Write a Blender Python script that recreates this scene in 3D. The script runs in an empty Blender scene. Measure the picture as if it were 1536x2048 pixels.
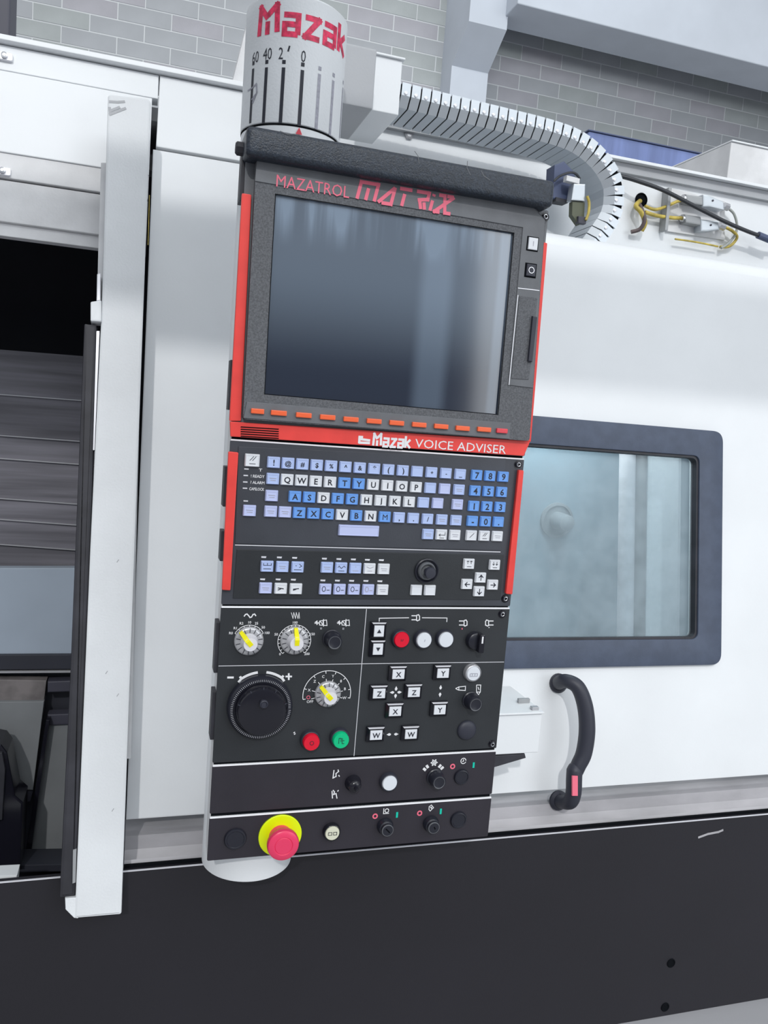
import bpy, bmesh, math, random
from mathutils import Vector, Matrix
random.seed(4)
SC = bpy.context.scene
COL = SC.collection

# ---------------------------------------------------------------- camera
FPX, YAW, PITCH, ROLL = 1595.469, 0.3037136, -0.1127127, 0.0773841
CPOS = Vector((-0.1046393, -0.9691564, 0.2411138))
_fw = Vector((math.sin(YAW)*math.cos(PITCH), math.cos(YAW)*math.cos(PITCH), math.sin(PITCH)))
_r0 = Vector((math.cos(YAW), -math.sin(YAW), 0)); _u0 = _r0.cross(_fw)
_rt = math.cos(ROLL)*_r0 + math.sin(ROLL)*_u0
_up = -math.sin(ROLL)*_r0 + math.cos(ROLL)*_u0
cam_d = bpy.data.cameras.new('camera'); cam = bpy.data.objects.new('camera', cam_d); COL.objects.link(cam)
cam_d.sensor_fit = 'VERTICAL'; cam_d.sensor_height = 36.0; cam_d.lens = FPX*36/2048; cam_d.clip_start = .02
cam.matrix_world = Matrix(((_rt.x,_up.x,-_fw.x,CPOS.x),(_rt.y,_up.y,-_fw.y,CPOS.y),(_rt.z,_up.z,-_fw.z,CPOS.z),(0,0,0,1)))
SC.camera = cam

# ---------------------------------------------------------------- world, light, exposure
SC.view_settings.view_transform = 'Standard'; SC.view_settings.look = 'None'
SC.view_settings.gamma = 1; SC.view_settings.use_curve_mapping = False
SC.view_settings.exposure = 0.0
W = bpy.data.worlds.new('hall_light'); SC.world = W; W.use_nodes = True
nt = W.node_tree; nt.nodes.clear()
wo = nt.nodes.new('ShaderNodeOutputWorld'); bg = nt.nodes.new('ShaderNodeBackground')
tc = nt.nodes.new('ShaderNodeTexCoord'); sx = nt.nodes.new('ShaderNodeSeparateXYZ'); rp = nt.nodes.new('ShaderNodeValToRGB')
mr = nt.nodes.new('ShaderNodeMapRange'); mr.inputs[1].default_value = -1; mr.inputs[2].default_value = 1
nt.links.new(tc.outputs['Generated'], sx.inputs[0]); nt.links.new(sx.outputs['Z'], mr.inputs[0])
nt.links.new(mr.outputs[0], rp.inputs[0]); nt.links.new(rp.outputs[0], bg.inputs[0]); nt.links.new(bg.outputs[0], wo.inputs[0])
cr = rp.color_ramp
cr.elements[0].position = 0.0; cr.elements[0].color = (.30,.30,.33,1)
cr.elements[1].position = 1.0; cr.elements[1].color = (.95,1.0,1.05,1)
for p, c in ((.46,(.30,.31,.36,1)), (.535,(.30,.34,.43,1)), (.55,(.50,.56,.62,1)), (.60,(.80,.86,.93,1)), (.72,(1.0,1.05,1.1,1))):
    e = cr.elements.new(p); e.color = c
bg.inputs[1].default_value = 0.62
def area(name, loc, target, sx_, sy_, power, col=(1,1,1)):
    l = bpy.data.lights.new(name, 'AREA'); l.shape = 'RECTANGLE'; l.size = sx_; l.size_y = sy_; l.energy = power; l.color = col
    o = bpy.data.objects.new(name, l); COL.objects.link(o); o.location = loc
    o.rotation_euler = (Vector(target)-Vector(loc)).to_track_quat('-Z','Y').to_euler(); return o
area('roof_light', (1.2,-3.2,3.4), (.3,.2,0), 5, 2.2, 105, (.94,.98,1))
area('hall_door_light', (3.2,-3.6,.7), (.3,.2,0), 2.6, 2.4, 44, (.93,.97,1))
area('wall_fill_light', (1.6,1.6,3.3), (1.4,5.4,1.9), 6, 1.0, 75, (.94,.98,1))  # unseen fill light, added to brighten the block wall
area('chamber_lamp', (.72,.48,.36), (.85,.60,-.1), .30, .05, 2.4, (.95,1,1))
sl_ = bpy.data.lights.new('low_daylight', 'SUN'); sl_.energy = .95; sl_.angle = math.radians(1.3); sl_.color = (1,.99,.97)
sun = bpy.data.objects.new('low_daylight', sl_); COL.objects.link(sun); sun.rotation_euler = Vector((.28,1,-.70)).to_track_quat('-Z','Y').to_euler()

# ---------------------------------------------------------------- materials
MATS = {}
def mat(name, col, rough=.5, metal=0, bump=0, bscale=400, var=0, vscale=6, spec=.5, stretch=None, alpha=None, emit=0, coat=0):
    m = bpy.data.materials.new(name); m.use_nodes = True; n = m.node_tree; b = n.nodes['Principled BSDF']
    b.inputs['Base Color'].default_value = (*col,1); b.inputs['Roughness'].default_value = rough; b.inputs['Metallic'].default_value = metal
    b.inputs['Specular IOR Level'].default_value = spec; b.inputs['Coat Weight'].default_value = coat
    t = n.nodes.new('ShaderNodeTexCoord'); mp = n.nodes.new('ShaderNodeMapping'); n.links.new(t.outputs['Object'], mp.inputs[0])
    if stretch: mp.inputs['Scale'].default_value = stretch
    if bump:
        no = n.nodes.new('ShaderNodeTexNoise'); no.inputs['Scale'].default_value = bscale; no.inputs['Detail'].default_value = 3
        n.links.new(mp.outputs[0], no.inputs[0])
        bp = n.nodes.new('ShaderNodeBump'); bp.inputs['Strength'].default_value = bump; bp.inputs['Distance'].default_value = .001
        n.links.new(no.outputs[0], bp.inputs['Height']); n.links.new(bp.outputs[0], b.inputs['Normal'])
    if var:
        no = n.nodes.new('ShaderNodeTexNoise'); no.inputs['Scale'].default_value = vscale; no.inputs['Detail'].default_value = 5
        n.links.new(mp.outputs[0], no.inputs[0])
        r = n.nodes.new('ShaderNodeValToRGB'); n.links.new(no.outputs[0], r.inputs[0])
        r.color_ramp.elements[0].position = .35; r.color_ramp.elements[1].position = .65
        r.color_ramp.elements[0].color = (*[c*(1-var) for c in col],1); r.color_ramp.elements[1].color = (*[min(1,c*(1+var)) for c in col],1)
        n.links.new(r.outputs[0], b.inputs['Base Color'])
    MATS[name] = m; return m
mat('white_paint', (.80,.82,.84), .42, bump=.10, bscale=260, var=.03, vscale=5)
mat('white_paint_rough', (.74,.76,.78), .5, bump=.35, bscale=330, var=.04, vscale=9)
mat('cream_paint', (.70,.70,.71), .5, bump=.2, bscale=250, var=.10, vscale=14)
mat('grey_paint', (.40,.41,.43), .5, bump=.2, bscale=300, var=.08)
mat('grimy_ledge', (.42,.41,.43), .45, bump=.2, bscale=100, var=.16, vscale=7, stretch=(1,2,2))
mat('skirt_paint', (.012,.011,.016), .5, bump=.12, bscale=500, var=.12, vscale=2.5)
mat('panel_black', (.046,.050,.062), .42, bump=.10, bscale=900, var=.16, vscale=10)
mat('dial_black', (.022,.025,.029), .42, bump=.10, bscale=900, var=.16, vscale=10)
mat('panel_black_low', (.023,.020,.028), .45, bump=.10, bscale=900, var=.12, vscale=10)
mat('bezel_grey', (.135,.142,.155), .5, bump=.30, bscale=1500, var=.10, vscale=30)
mat('bezel_grain', (.115,.120,.132), .6, bump=.8, bscale=1400, var=.25, vscale=500)
mat('pad_navy', (.020,.028,.042), .38, bump=.7, bscale=500, var=.3, vscale=300)
mat('frame_slate', (.062,.080,.125), .5, bump=.25, bscale=900, var=.10, vscale=40)
mat('red_plastic', (.80,.055,.045), .45, bump=.05, var=.06, vscale=30)
mat('orange_key', (.90,.14,.045), .35)
mat('red_key', (.75,.06,.08), .35)
mat('red_ink', (.72,.06,.09), .5)
mat('pink_ink', (.85,.16,.24), .5)
mat('drum_red_ink', (.70,.03,.10), .5, var=.35, vscale=150)
mat('white_ink', (.80,.80,.82), .5)
mat('black_ink', (.015,.017,.03), .5)
mat('grey_ink', (.36,.36,.42), .5, var=.15, vscale=200)
mat('alu_edge', (.80,.80,.84), .35, metal=.3)
mat('bright_edge', (.92,.92,.95), .3)
mat('key_white', (.74,.76,.80), .38, spec=.4)
mat('key_blue', (.16,.36,.80), .38, spec=.4)
mat('key_pale', (.45,.55,.84), .38, spec=.4)
mat('key_lilac', (.52,.57,.84), .38, spec=.4)
mat('gloss_black', (.010,.010,.016), .18)
mat('knob_black', (.014,.015,.024), .32, bump=.05)
mat('soft_black', (.028,.030,.045), .5)
mat('black_void', (.004,.005,.007), .9, spec=.1)
mat('rubber_black', (.028,.028,.036), .55, var=.25, vscale=20)
mat('clear_skirt', (.50,.50,.52), .22, metal=.35)
mat('knob_white', (.72,.71,.75), .3)
mat('yellow_paint', (.88,.82,.0), .4)
mat('estop_yellow', (.76,.94,.0), .4)
mat('estop_red', (.80,.045,.13), .32)
mat('btn_red', (.72,.006,.030), .25)
mat('btn_green', (.0,.52,.22), .25)
mat('btn_white', (.72,.75,.80), .3)
mat('btn_cream', (.70,.70,.55), .3)
mat('green_ink', (.0,.55,.40), .5)
mat('chrome', (.62,.63,.66), .22, metal=.9)
mat('dull_steel', (.50,.50,.52), .4, metal=.6, bump=.1)
mat('link_steel', (.60,.64,.68), .33, metal=.55, bump=.05)
mat('rod_pale', (.62,.58,.60), .4, var=.15, vscale=30)
mat('cast_grey', (.36,.37,.38), .5, metal=.3)
mat('blue_paint', (.16,.21,.42), .5, var=.18, vscale=4, stretch=(4,4,.6))
mat('navy_plastic', (.07,.09,.17), .45)
mat('cable_black', (.03,.033,.04), .4)
mat('cable_grey', (.36,.38,.36), .45)
mat('cable_yellow', (.52,.40,.08), .5, var=.3, vscale=60)
mat('cable_brown', (.12,.09,.09), .5)
mat('olive_plastic', (.10,.11,.07), .5)
mat('mortar', (.60,.62,.63), .9, bump=.5, bscale=60)
mat('block_grey', (.385,.40,.42), .9, bump=.3, bscale=80, var=.08, vscale=3)
mat('block_green', (.38,.405,.405), .9, bump=.6, bscale=80, var=.10, vscale=3)
mat('block_warm', (.395,.39,.42), .9, bump=.6, bscale=80, var=.10, vscale=3)
mat('concrete_pale', (.56,.60,.66), .85, bump=.2, bscale=40, var=.05, vscale=2)
mat('concrete_lilac', (.48,.49,.55), .85, bump=.2, bscale=40, var=.05)
mat('dark_steel', (.05,.05,.07), .5)
mat('inner_steel', (.17,.165,.19), .5, var=.30, vscale=5, stretch=(.6,1,14))
mat('inner_sheet', (.36,.42,.50), .45, var=.12, vscale=3)
mat('inner_wall', (.23,.30,.35), .5, var=.10, vscale=4)
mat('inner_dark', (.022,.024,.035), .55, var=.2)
mat('inner_grey', (.20,.21,.22), .5, var=.12, vscale=8)
mat('inner_brown', (.16,.145,.145), .5, var=.35, vscale=25)
mat('floor_grey', (.30,.30,.31), .6, var=.1)
def screen_mat():
    m = bpy.data.materials.new('screen_glass'); m.use_nodes = True; n = m.node_tree; b = n.nodes['Principled BSDF']
    t = n.nodes.new('ShaderNodeTexCoord'); mp = n.nodes.new('ShaderNodeMapping'); n.links.new(t.outputs['Object'], mp.inputs[0])
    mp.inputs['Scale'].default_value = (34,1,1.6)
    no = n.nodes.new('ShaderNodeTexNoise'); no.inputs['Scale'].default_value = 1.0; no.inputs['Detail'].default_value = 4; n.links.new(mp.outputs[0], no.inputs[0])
    # reflection streaks painted into the colour, lighter towards the top, plus two broad runs
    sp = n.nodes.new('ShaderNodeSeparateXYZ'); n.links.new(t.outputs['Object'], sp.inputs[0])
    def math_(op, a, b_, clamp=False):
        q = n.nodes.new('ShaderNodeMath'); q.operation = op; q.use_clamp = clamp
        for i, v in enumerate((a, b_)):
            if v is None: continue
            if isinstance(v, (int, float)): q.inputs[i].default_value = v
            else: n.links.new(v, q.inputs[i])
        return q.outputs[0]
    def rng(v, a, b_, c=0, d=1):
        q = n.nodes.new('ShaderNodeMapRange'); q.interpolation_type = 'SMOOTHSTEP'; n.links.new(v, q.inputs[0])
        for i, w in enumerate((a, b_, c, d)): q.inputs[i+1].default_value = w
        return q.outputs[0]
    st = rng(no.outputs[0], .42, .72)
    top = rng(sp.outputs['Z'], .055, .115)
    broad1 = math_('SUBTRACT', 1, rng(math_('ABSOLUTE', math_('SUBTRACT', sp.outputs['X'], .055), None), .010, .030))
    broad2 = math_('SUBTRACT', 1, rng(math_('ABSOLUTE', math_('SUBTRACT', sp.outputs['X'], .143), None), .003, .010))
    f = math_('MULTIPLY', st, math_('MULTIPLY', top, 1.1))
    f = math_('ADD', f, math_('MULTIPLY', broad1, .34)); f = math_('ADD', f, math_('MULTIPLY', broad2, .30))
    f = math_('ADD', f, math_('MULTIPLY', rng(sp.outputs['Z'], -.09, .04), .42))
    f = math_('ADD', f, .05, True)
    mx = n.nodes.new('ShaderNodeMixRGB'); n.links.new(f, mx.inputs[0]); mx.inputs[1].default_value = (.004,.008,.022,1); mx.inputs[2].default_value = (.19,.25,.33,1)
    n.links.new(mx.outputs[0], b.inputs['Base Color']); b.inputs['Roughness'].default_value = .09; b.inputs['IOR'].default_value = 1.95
    MATS['screen_glass'] = m
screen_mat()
def pane_mat(name, haze, col, scale):
    m = bpy.data.materials.new(name); m.use_nodes = True; n = m.node_tree; n.nodes.clear()
    o = n.nodes.new('ShaderNodeOutputMaterial'); mx = n.nodes.new('ShaderNodeMixShader'); tr = n.nodes.new('ShaderNodeBsdfTransparent')
    tr.inputs[0].default_value = (.86,.92,.94,1); p = n.nodes.new('ShaderNodeBsdfPrincipled'); p.inputs['Roughness'].default_value = .25
    t = n.nodes.new('ShaderNodeTexCoord'); no = n.nodes.new('ShaderNodeTexNoise'); no.inputs['Scale'].default_value = scale; no.inputs['Detail'].default_value = 8
    n.links.new(t.outputs['Object'], no.inputs[0])
    r = n.nodes.new('ShaderNodeMapRange'); n.links.new(no.outputs[0], r.inputs[0]); r.inputs[1].default_value = .3; r.inputs[2].default_value = .7
    r.inputs[3].default_value = haze-.05; r.inputs[4].default_value = haze+.06
    p.inputs['Base Color'].default_value = (*col,1)
    n.links.new(r.outputs[0], mx.inputs[0]); n.links.new(tr.outputs[0], mx.inputs[1]); n.links.new(p.outputs[0], mx.inputs[2]); n.links.new(mx.outputs[0], o.inputs[0])
    MATS[name] = m
pane_mat('cloudy_pane', .26, (.50,.60,.66), 26)
pane_mat('smoky_pane', .30, (.20,.21,.25), 9)

# ---------------------------------------------------------------- planes: a pixel of the photograph's frame -> a point on a real plane
def ray(px, py): return _fw*FPX + _rt*(px-768) - _up*(py-1024)
class Plane:
    def __init__(s, o, u, v, n): s.o, s.u, s.v, s.n = Vector(o), Vector(u), Vector(v), Vector(n)
    def px(s, x, y, h=0):
        d = ray(x, y); o = s.o + s.n*h; t = (o-CPOS).dot(s.n)/d.dot(s.n); q = CPOS + d*t - o
        return (q.dot(s.u), q.dot(s.v))
    def w(s, a, b, h=0): return s.o + s.u*a + s.v*b + s.n*h
    def off(s, h): return Plane(s.o + s.n*h, s.u, s.v, s.n)
def YP(Y): return Plane((0,Y,0), (1,0,0), (0,0,1), (0,-1,0))
P0 = YP(0)
LEAN = math.atan(.1681654)
MP = Plane((0,.25,0), (1,0,0), (0,math.sin(LEAN),math.cos(LEAN)), (0,-math.cos(LEAN),math.sin(LEAN)))
SK = YP(.13)
CX, CY, CR = .066, .1, .0635       # pendant column axis and radius

# ---------------------------------------------------------------- objects
WP = {}
def link(name, mesh, at, parent, label, cat, group, kind):
    o = bpy.data.objects.new(name, mesh); COL.objects.link(o); at = Vector(at); WP[o.name] = at
    if parent is not None: o.parent = parent; o.location = at - WP[parent.name]
    else: o.location = at
    if label: o['label'] = label
    if cat: o['category'] = cat
    if group: o['group'] = group
    if kind: o['kind'] = kind
    return o
def mk(name, bm, m, parent=None, label=None, cat=None, group=None, kind=None, at=None, smooth=False):
    vs = [v.co for v in bm.verts]
    if at is None: at = (Vector((min(v.x for v in vs),min(v.y for v in vs),min(v.z for v in vs)))+Vector((max(v.x for v in vs),max(v.y for v in vs),max(v.z for v in vs))))/2
    at = Vector(at)
    for v in bm.verts: v.co -= at
    bmesh.ops.recalc_face_normals(bm, faces=bm.faces[:])
    me = bpy.data.meshes.new(name); bm.to_mesh(me); bm.free(); me.materials.append(MATS[m])
    if smooth:
        for p in me.polygons: p.use_smooth = True
        try: me.set_sharp_from_angle(angle=math.radians(38))
        except Exception: pass
    return link(name, me, at, parent, label, cat, group, kind)
def empty(name, at, label, cat, group=None): return link(name, None, at, None, label, cat, group, None)
def dup(src, at, parent, label=None):
    o = src.copy(); COL.objects.link(o); at = Vector(at); WP[o.name] = at; o.parent = parent
    o.location = at - (WP[parent.name] if parent else Vector()); 
    if label: o['label'] = label
    return o

def rnd(poly, r, seg=5):
    """round the corners of a 2-D polygon"""
    out = []; n = len(poly); rs = r if isinstance(r,(list,tuple)) else [r]*n
    for i in range(n):
        p = Vector(poly[i]); a = Vector(poly[i-1])-p; b = Vector(poly[(i+1)%n])-p; rr = min(rs[i], a.length*.49, b.length*.49)
        if rr <= 0: out.append(tuple(p)); continue
        a.normalize(); b.normalize(); p0 = p+a*rr; p1 = p+b*rr
        for k in range(seg+1):
            t = k/seg; out.append(tuple(p0*(1-t)**2 + p*2*t*(1-t) + p1*t*t))
    return out
def rect(x0,y0,x1,y1): return [(x0,y0),(x1,y0),(x1,y1),(x0,y1)]
def crect(c, w, h): return rect(c[0]-w/2,c[1]-h/2,c[0]+w/2,c[1]+h/2)
def circ(c, r, n=28): return [(c[0]+r*math.cos(2*math.pi*k/n), c[1]+r*math.sin(2*math.pi*k/n)) for k in range(n)]
def prism(pl, poly, h0, h1, holes=(), bevel=0, bm=None):
    own = bm is None
    if own: bm = bmesh.new()
    if holes:
        es = []
        for lp in [poly]+list(holes):
            vs = [bm.verts.new(pl.w(a,b,h0)) for a,b in lp]
            es += [bm.edges.new((vs[i], vs[(i+1)%len(vs)])) for i in range(len(vs))]
        r = bmesh.ops.triangle_fill(bm, use_beauty=True, use_dissolve=False, edges=es)
        fs = [g for g in r['geom'] if isinstance(g, bmesh.types.BMFace)]
    else:
        fs = [bm.faces.new([bm.verts.new(pl.w(a,b,h0)) for a,b in poly])]
    r = bmesh.ops.extrude_face_region(bm, geom=fs, use_keep_orig=True)
    nv = [g for g in r['geom'] if isinstance(g, bmesh.types.BMVert)]
    bmesh.ops.translate(bm, verts=nv, vec=pl.n*(h1-h0))
    bmesh.ops.recalc_face_normals(bm, faces=bm.faces[:])
    if bevel:
        nvs = set(nv); ed = [e for e in bm.edges if e.verts[0] in nvs and e.verts[1] in nvs and len(e.link_faces)==2 and e.link_faces[0].normal.dot(e.link_faces[1].normal) < .5]
        bmesh.ops.bevel(bm, geom=ed, offset=bevel, segments=2, affect='EDGES', profile=.6)
    bmesh.ops.remove_doubles(bm, verts=bm.verts[:], dist=2e-6)
    big = [f for f in bm.faces if len(f.verts) > 4]
    if big: bmesh.ops.triangulate(bm, faces=big, quad_method='BEAUTY', ngon_method='BEAUTY')
    return bm
def pq(pl, pts, h=0): return [pl.px(x,y,h) for x,y in pts]
def pprism(pl, pts, h0, h1, bevel=0, bm=None, r=0):
    """polygon whose FRONT face (height h1) covers the given pixels"""
    poly = pq(pl, pts, h1)
    if r: poly = rnd(poly, r)
    return prism(pl, poly, h0, h1, bevel=bevel, bm=bm)
def lathe(pl, c, prof, n=32, bm=None, caps=True):
    if bm is None: bm = bmesh.new()
    rings = []
    for r, h in prof:
        if r <= 1e-6: rings.append([bm.verts.new(pl.w(c[0],c[1],h))])
        else: rings.append([bm.verts.new(pl.w(c[0]+r*math.cos(2*math.pi*k/n), c[1]+r*math.sin(2*math.pi*k/n), h)) for k in range(n)])
    for A, B in zip(rings, rings[1:]):
        for k in range(n):
            k2 = (k+1)%n
            if len(A)==1 and len(B)==1: continue
            if len(A)==1: bm.faces.new((A[0],B[k],B[k2]))
            elif len(B)==1: bm.faces.new((A[k],B[0],A[k2]))
            else: bm.faces.new((A[k],B[k],B[k2],A[k2]))
    if caps:
        if len(rings[0])>1: bm.faces.new(rings[0])
        if len(rings[-1])>1: bm.faces.new(rings[-1])
    return bm
def box(x0,x1,y0,y1,z0,z1, bevel=0, bm=None):
    own = bm is None
    if own: bm = bmesh.new()
    r = bmesh.ops.create_cube(bm, size=1)['verts']
    for v in r: v.co = Vector((x0+(v.co.x+.5)*(x1-x0), y0+(v.co.y+.5)*(y1-y0), z0+(v.co.z+.5)*(z1-z0)))
    if bevel: 
        es = list({e for v in r for e in v.link_edges}); bmesh.ops.bevel(bm, geom=es, offset=bevel, segments=3, affect='EDGES', profile=.6)
    return bm
def smoothpath(pts, sub=6):
    P = [Vector(p) for p in pts]; out = []
    for i in range(len(P)-1):
        a = P[max(0,i-1)]; b = P[i]; c = P[i+1]; d = P[min(len(P)-1,i+2)]
        for k in range(sub):
            t = k/sub; out.append(.5*((2*b)+(c-a)*t+(2*a-5*b+4*c-d)*t*t+(3*b-a-3*c+d)*t**3))
    out.append(P[-1]); return out
def tube(pts, rad, n=12, sub=6, bm=None, smooth=True):
    """rad: number or one radius per control point"""
    if bm is None: bm = bmesh.new()
    if smooth:
        rp_ = [(i, (rad if not isinstance(rad,(list,tuple)) else rad[i])) for i in range(len(pts))]
        path = smoothpath(pts, sub); R = []
        for k in range(len(path)):
            f = k/sub; i = min(int(f), len(pts)-2); t = f-i; R.append(rp_[i][1]*(1-t)+rp_[i+1][1]*t)
    else: path = [Vector(p) for p in pts]; R = [rad if not isinstance(rad,(list,tuple)) else rad[i] for i in range(len(pts))]
    T = [(path[min(i+1,len(path)-1)]-path[max(i-1,0)]).normalized() for i in range(len(path))]
    N = T[0].orthogonal().normalized(); prev = None
    for i, p in enumerate(path):
        N = (N - T[i]*N.dot(T[i])).normalized(); B = T[i].cross(N)
        ring = [bm.verts.new(p + (N*math.cos(2*math.pi*k/n)+B*math.sin(2*math.pi*k/n))*R[i]) for k in range(n)]
        if prev:
            for k in range(n): bm.faces.new((prev[k],prev[(k+1)%n],ring[(k+1)%n],ring[k]))
        else: bm.faces.new(ring)
        prev = ring
    bm.faces.new(prev); return bm
_fc = {}
def glyphs(s, bold=0):
    """mesh verts/faces of a string in Blender's own font, cap height 1, centred"""
    if (s,bold) in _fc: return _fc[(s,bold)]
    c = bpy.data.curves.new('text', 'FONT'); c.body = s; c.resolution_u = 2; c.offset = bold
    t = bpy.data.objects.new('text', c); me = t.to_mesh()
    V = [(v.co.x, v.co.y) for v in me.vertices]; F = [tuple(p.vertices) for p in me.polygons]
    t.to_mesh_clear(); bpy.data.objects.remove(t); bpy.data.curves.remove(c)
    if not V: return ([],[],0,0)
    x0 = min(v[0] for v in V); x1 = max(v[0] for v in V); k = 1/.73
    r = ([((x-(x0+x1)/2)*k, (y-.365)*k) for x,y in V], F, (x1-x0)*k, 1); _fc[(s,bold)] = r; return r
def text(pl, s, c, ht, h, bm=None, wid=None, rot=0, bold=0, slant=0):
    if bm is None: bm = bmesh.new()
    V, F, w, _ = glyphs(s, bold); sx_ = ht if wid is None else wid/w
    cs, sn = math.cos(rot), math.sin(rot); vs = []
    for x, y in V:
        a, b = x*sx_ + slant*y*ht, y*ht; vs.append(bm.verts.new(pl.w(c[0]+a*cs-b*sn, c[1]+a*sn+b*cs, h)))
    for f in F:
        try: bm.faces.new([vs[i] for i in f])
        except ValueError: pass
    return bm
def ptext(pl, s, px, py, ht_px, h, **k):
    """text centred on a pixel, cap height in pixels"""
    c = pl.px(px,py,h); d = pl.px(px,py-ht_px,h); return text(pl, s, c, abs(d[1]-c[1]), h, **k)
def ribbons(pl, lines, w, h, bm=None, fmap=None, step=None, closed=False):
    """flat strokes; lines in plane coordinates"""
    if bm is None: bm = bmesh.new()
    f = fmap or (lambda a,b,e=0: pl.w(a,b,h+e))
    e = 0.0
    for ln in lines:
        L = [Vector(p) for p in ln]
        if closed: L.append(L[0])
        for i, (a, b) in enumerate(zip(L, L[1:])):
            d = b-a
            if d.length < 1e-9: continue
            d.normalize(); nn = Vector((-d.y, d.x))*w/2
            a2 = a-d*(w/2 if i>0 or closed else 0); b2 = b+d*(w/2 if i<len(L)-2 or closed else 0)
            k = max(1, int((b2-a2).length/step)) if step else 1
            pr = None
            for j in range(k+1):
                m = a2.lerp(b2, j/k); q = (bm.verts.new(f(*(m+nn),e)), bm.verts.new(f(*(m-nn),e)))
                if pr: bm.faces.new((pr[0],pr[1],q[1],q[0]))
                pr = q
            e += .00003
    return bm
def plines(pl, lines, wpx, h, bm=None):
    c = pl.px(*lines[0][0], h); d = pl.px(lines[0][0][0], lines[0][0][1]-10, h); k = abs(d[1]-c[1])/10
    return ribbons(pl, [[pl.px(x,y,h) for x,y in l] for l in lines], wpx*k, h, bm)
MPP = .39/590      # metres per pixel on the panel face, roughly

# ================================================================ BUILDING
wall_d = 5.5
WL = YP(wall_d)
fl = mk('floor', box(-6,9,-5,6.5,-1.36,-1.3), 'floor_grey', kind='structure')
BW, BH = .374, .1175
wx0, wz0 = WL.px(179,63)[0] - 8*BW, WL.px(179,29)[1]
wall = mk('wall_back', box(-5,10,wall_d-.0095,wall_d+.25,-1.3,5.2), 'mortar', kind='structure')
protos = {}
cnt = 0
for r in range(-8, 12):
    for c in range(0, 24):
        x = wx0 + (c + .5*(r%2))*BW; z = wz0 + (r-.5)*BH
        d = Vector((x+BW/2, wall_d, z)) - CPOS; sxp = 768+FPX*d.dot(_rt)/d.dot(_fw); syp = 1024-FPX*d.dot(_up)/d.dot(_fw)
        if not (-110 < sxp < 1640 and -60 < syp < 470): continue
        if cnt >= 290: continue
        cnt += 1; mt = random.choices(['block_grey','block_green','block_warm'], [6,2,2])[0]
        at = (x+BW/2, wall_d+.009+random.uniform(-.0012,.0012), z)
        if mt not in protos:
            protos[mt] = mk('concrete_block', box(x+.004,x+BW-.004,wall_d-.012,wall_d+.03,z-BH/2+.004,z+BH/2-.004, bevel=.003), mt, wall)
        else: dup(protos[mt], at, wall)
# pilaster with a haunch carrying the beam
pl_lo = YP(5.25)
xl = pl_lo.px(903,140)[0]; xr = pl_lo.px(976,150)[0]
def solveY(px, py, X):
    lo, hi = 3., 5.5
    for _ in range(40):
        m = (lo+hi)/2
        if YP(m).px(px,py)[0] < X: lo = m
        else: hi = m
    return m
yu = solveY(938, 40, xl)
zl = pl_lo.px(905,131)[1]; zu = YP(yu).px(938,42)[1]
bm = bmesh.new()
prof = [(5.25,-1.3),(5.25,zl),(yu,zu),(yu,5.0),(wall_d,5.0),(wall_d,-1.3)]
A = [bm.verts.new((xl,y,z)) for y,z in prof]; B = [bm.verts.new((xr,y,z)) for y,z in prof]
bm.faces.new(A); bm.faces.new(B[::-1])
for i in range(len(prof)): j=(i+1)%len(prof); bm.faces.new((A[i],B[i],B[j],A[j]))
mk('trim_1', bm, 'concrete_pale', kind='structure', label='pale concrete pilaster with a slanted haunch')
yb = 4.75
zb = YP(yb).px(1280,69)[1]
mk('shade_beam', box(-4,6,-1.26,-1.16,1.425,1.60), 'concrete_pale', kind='structure', label='unseen overhead beam added behind the viewer to shade the machine front')  # out of view, added to throw a shade band on the machine
mk('trim_2', box(xr-.02, 9, yb, yb+.38, zb, zb+1.5, bevel=.01), 'concrete_pale', kind='structure', label='long pale concrete beam')
q0 = YP(2.2).px(-60,200); q1 = YP(2.2).px(19,84)
mk('trim_3', box(q0[0],q1[0],2.2,2.35,-1.3,3.2,bevel=.01), 'dark_steel', kind='structure', label='dark steel post at the left edge')

# ================================================================ MACHINE
mach = empty('machining_center', (.45,.5,-1.3), 'large white machining center with a black skirt standing behind the control panel', 'machine')
def mpart(name, pts, h0, h1, m, pl=MP, bevel=.0015, r=0, label=None, parent=None):
    return mk(name, pprism(pl, pts, h0, h1, bevel=bevel, r=r), m, parent or mach, label=label)
sv = MP.px(1090,455)[1]                   # height of the right cover's top edge
# column cover (between sliding door and control panel), upper and lower sheet
x0t = MP.px(320,152)[0]; xcol = .150
mk('column_cover', prism(MP, [(xcol,MP.px(306,298)[1]),(MP.px(306,300)[0],MP.px(306,298)[1]),MP.px(252,1640),(xcol,MP.px(252,1640)[1])], -.02, 0, bevel=.002), 'white_paint', mach)
zt = MP.px(320,152)[1]
mk('column_cover_top', prism(MP, [(MP.px(312,292)[0],MP.px(312,294)[1]),(xcol,MP.px(312,294)[1]),(xcol,zt),(x0t,zt)], -.02, .0015, bevel=.0015), 'white_paint', mach)
# rim along the top edge
mk('top_rim', prism(MP, [(-1.0,zt+.002),(xcol,zt+.002),(xcol,zt+.010),(-1.0,zt+.010)], -.06, .012, bevel=.001), 'white_paint', mach)
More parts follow.
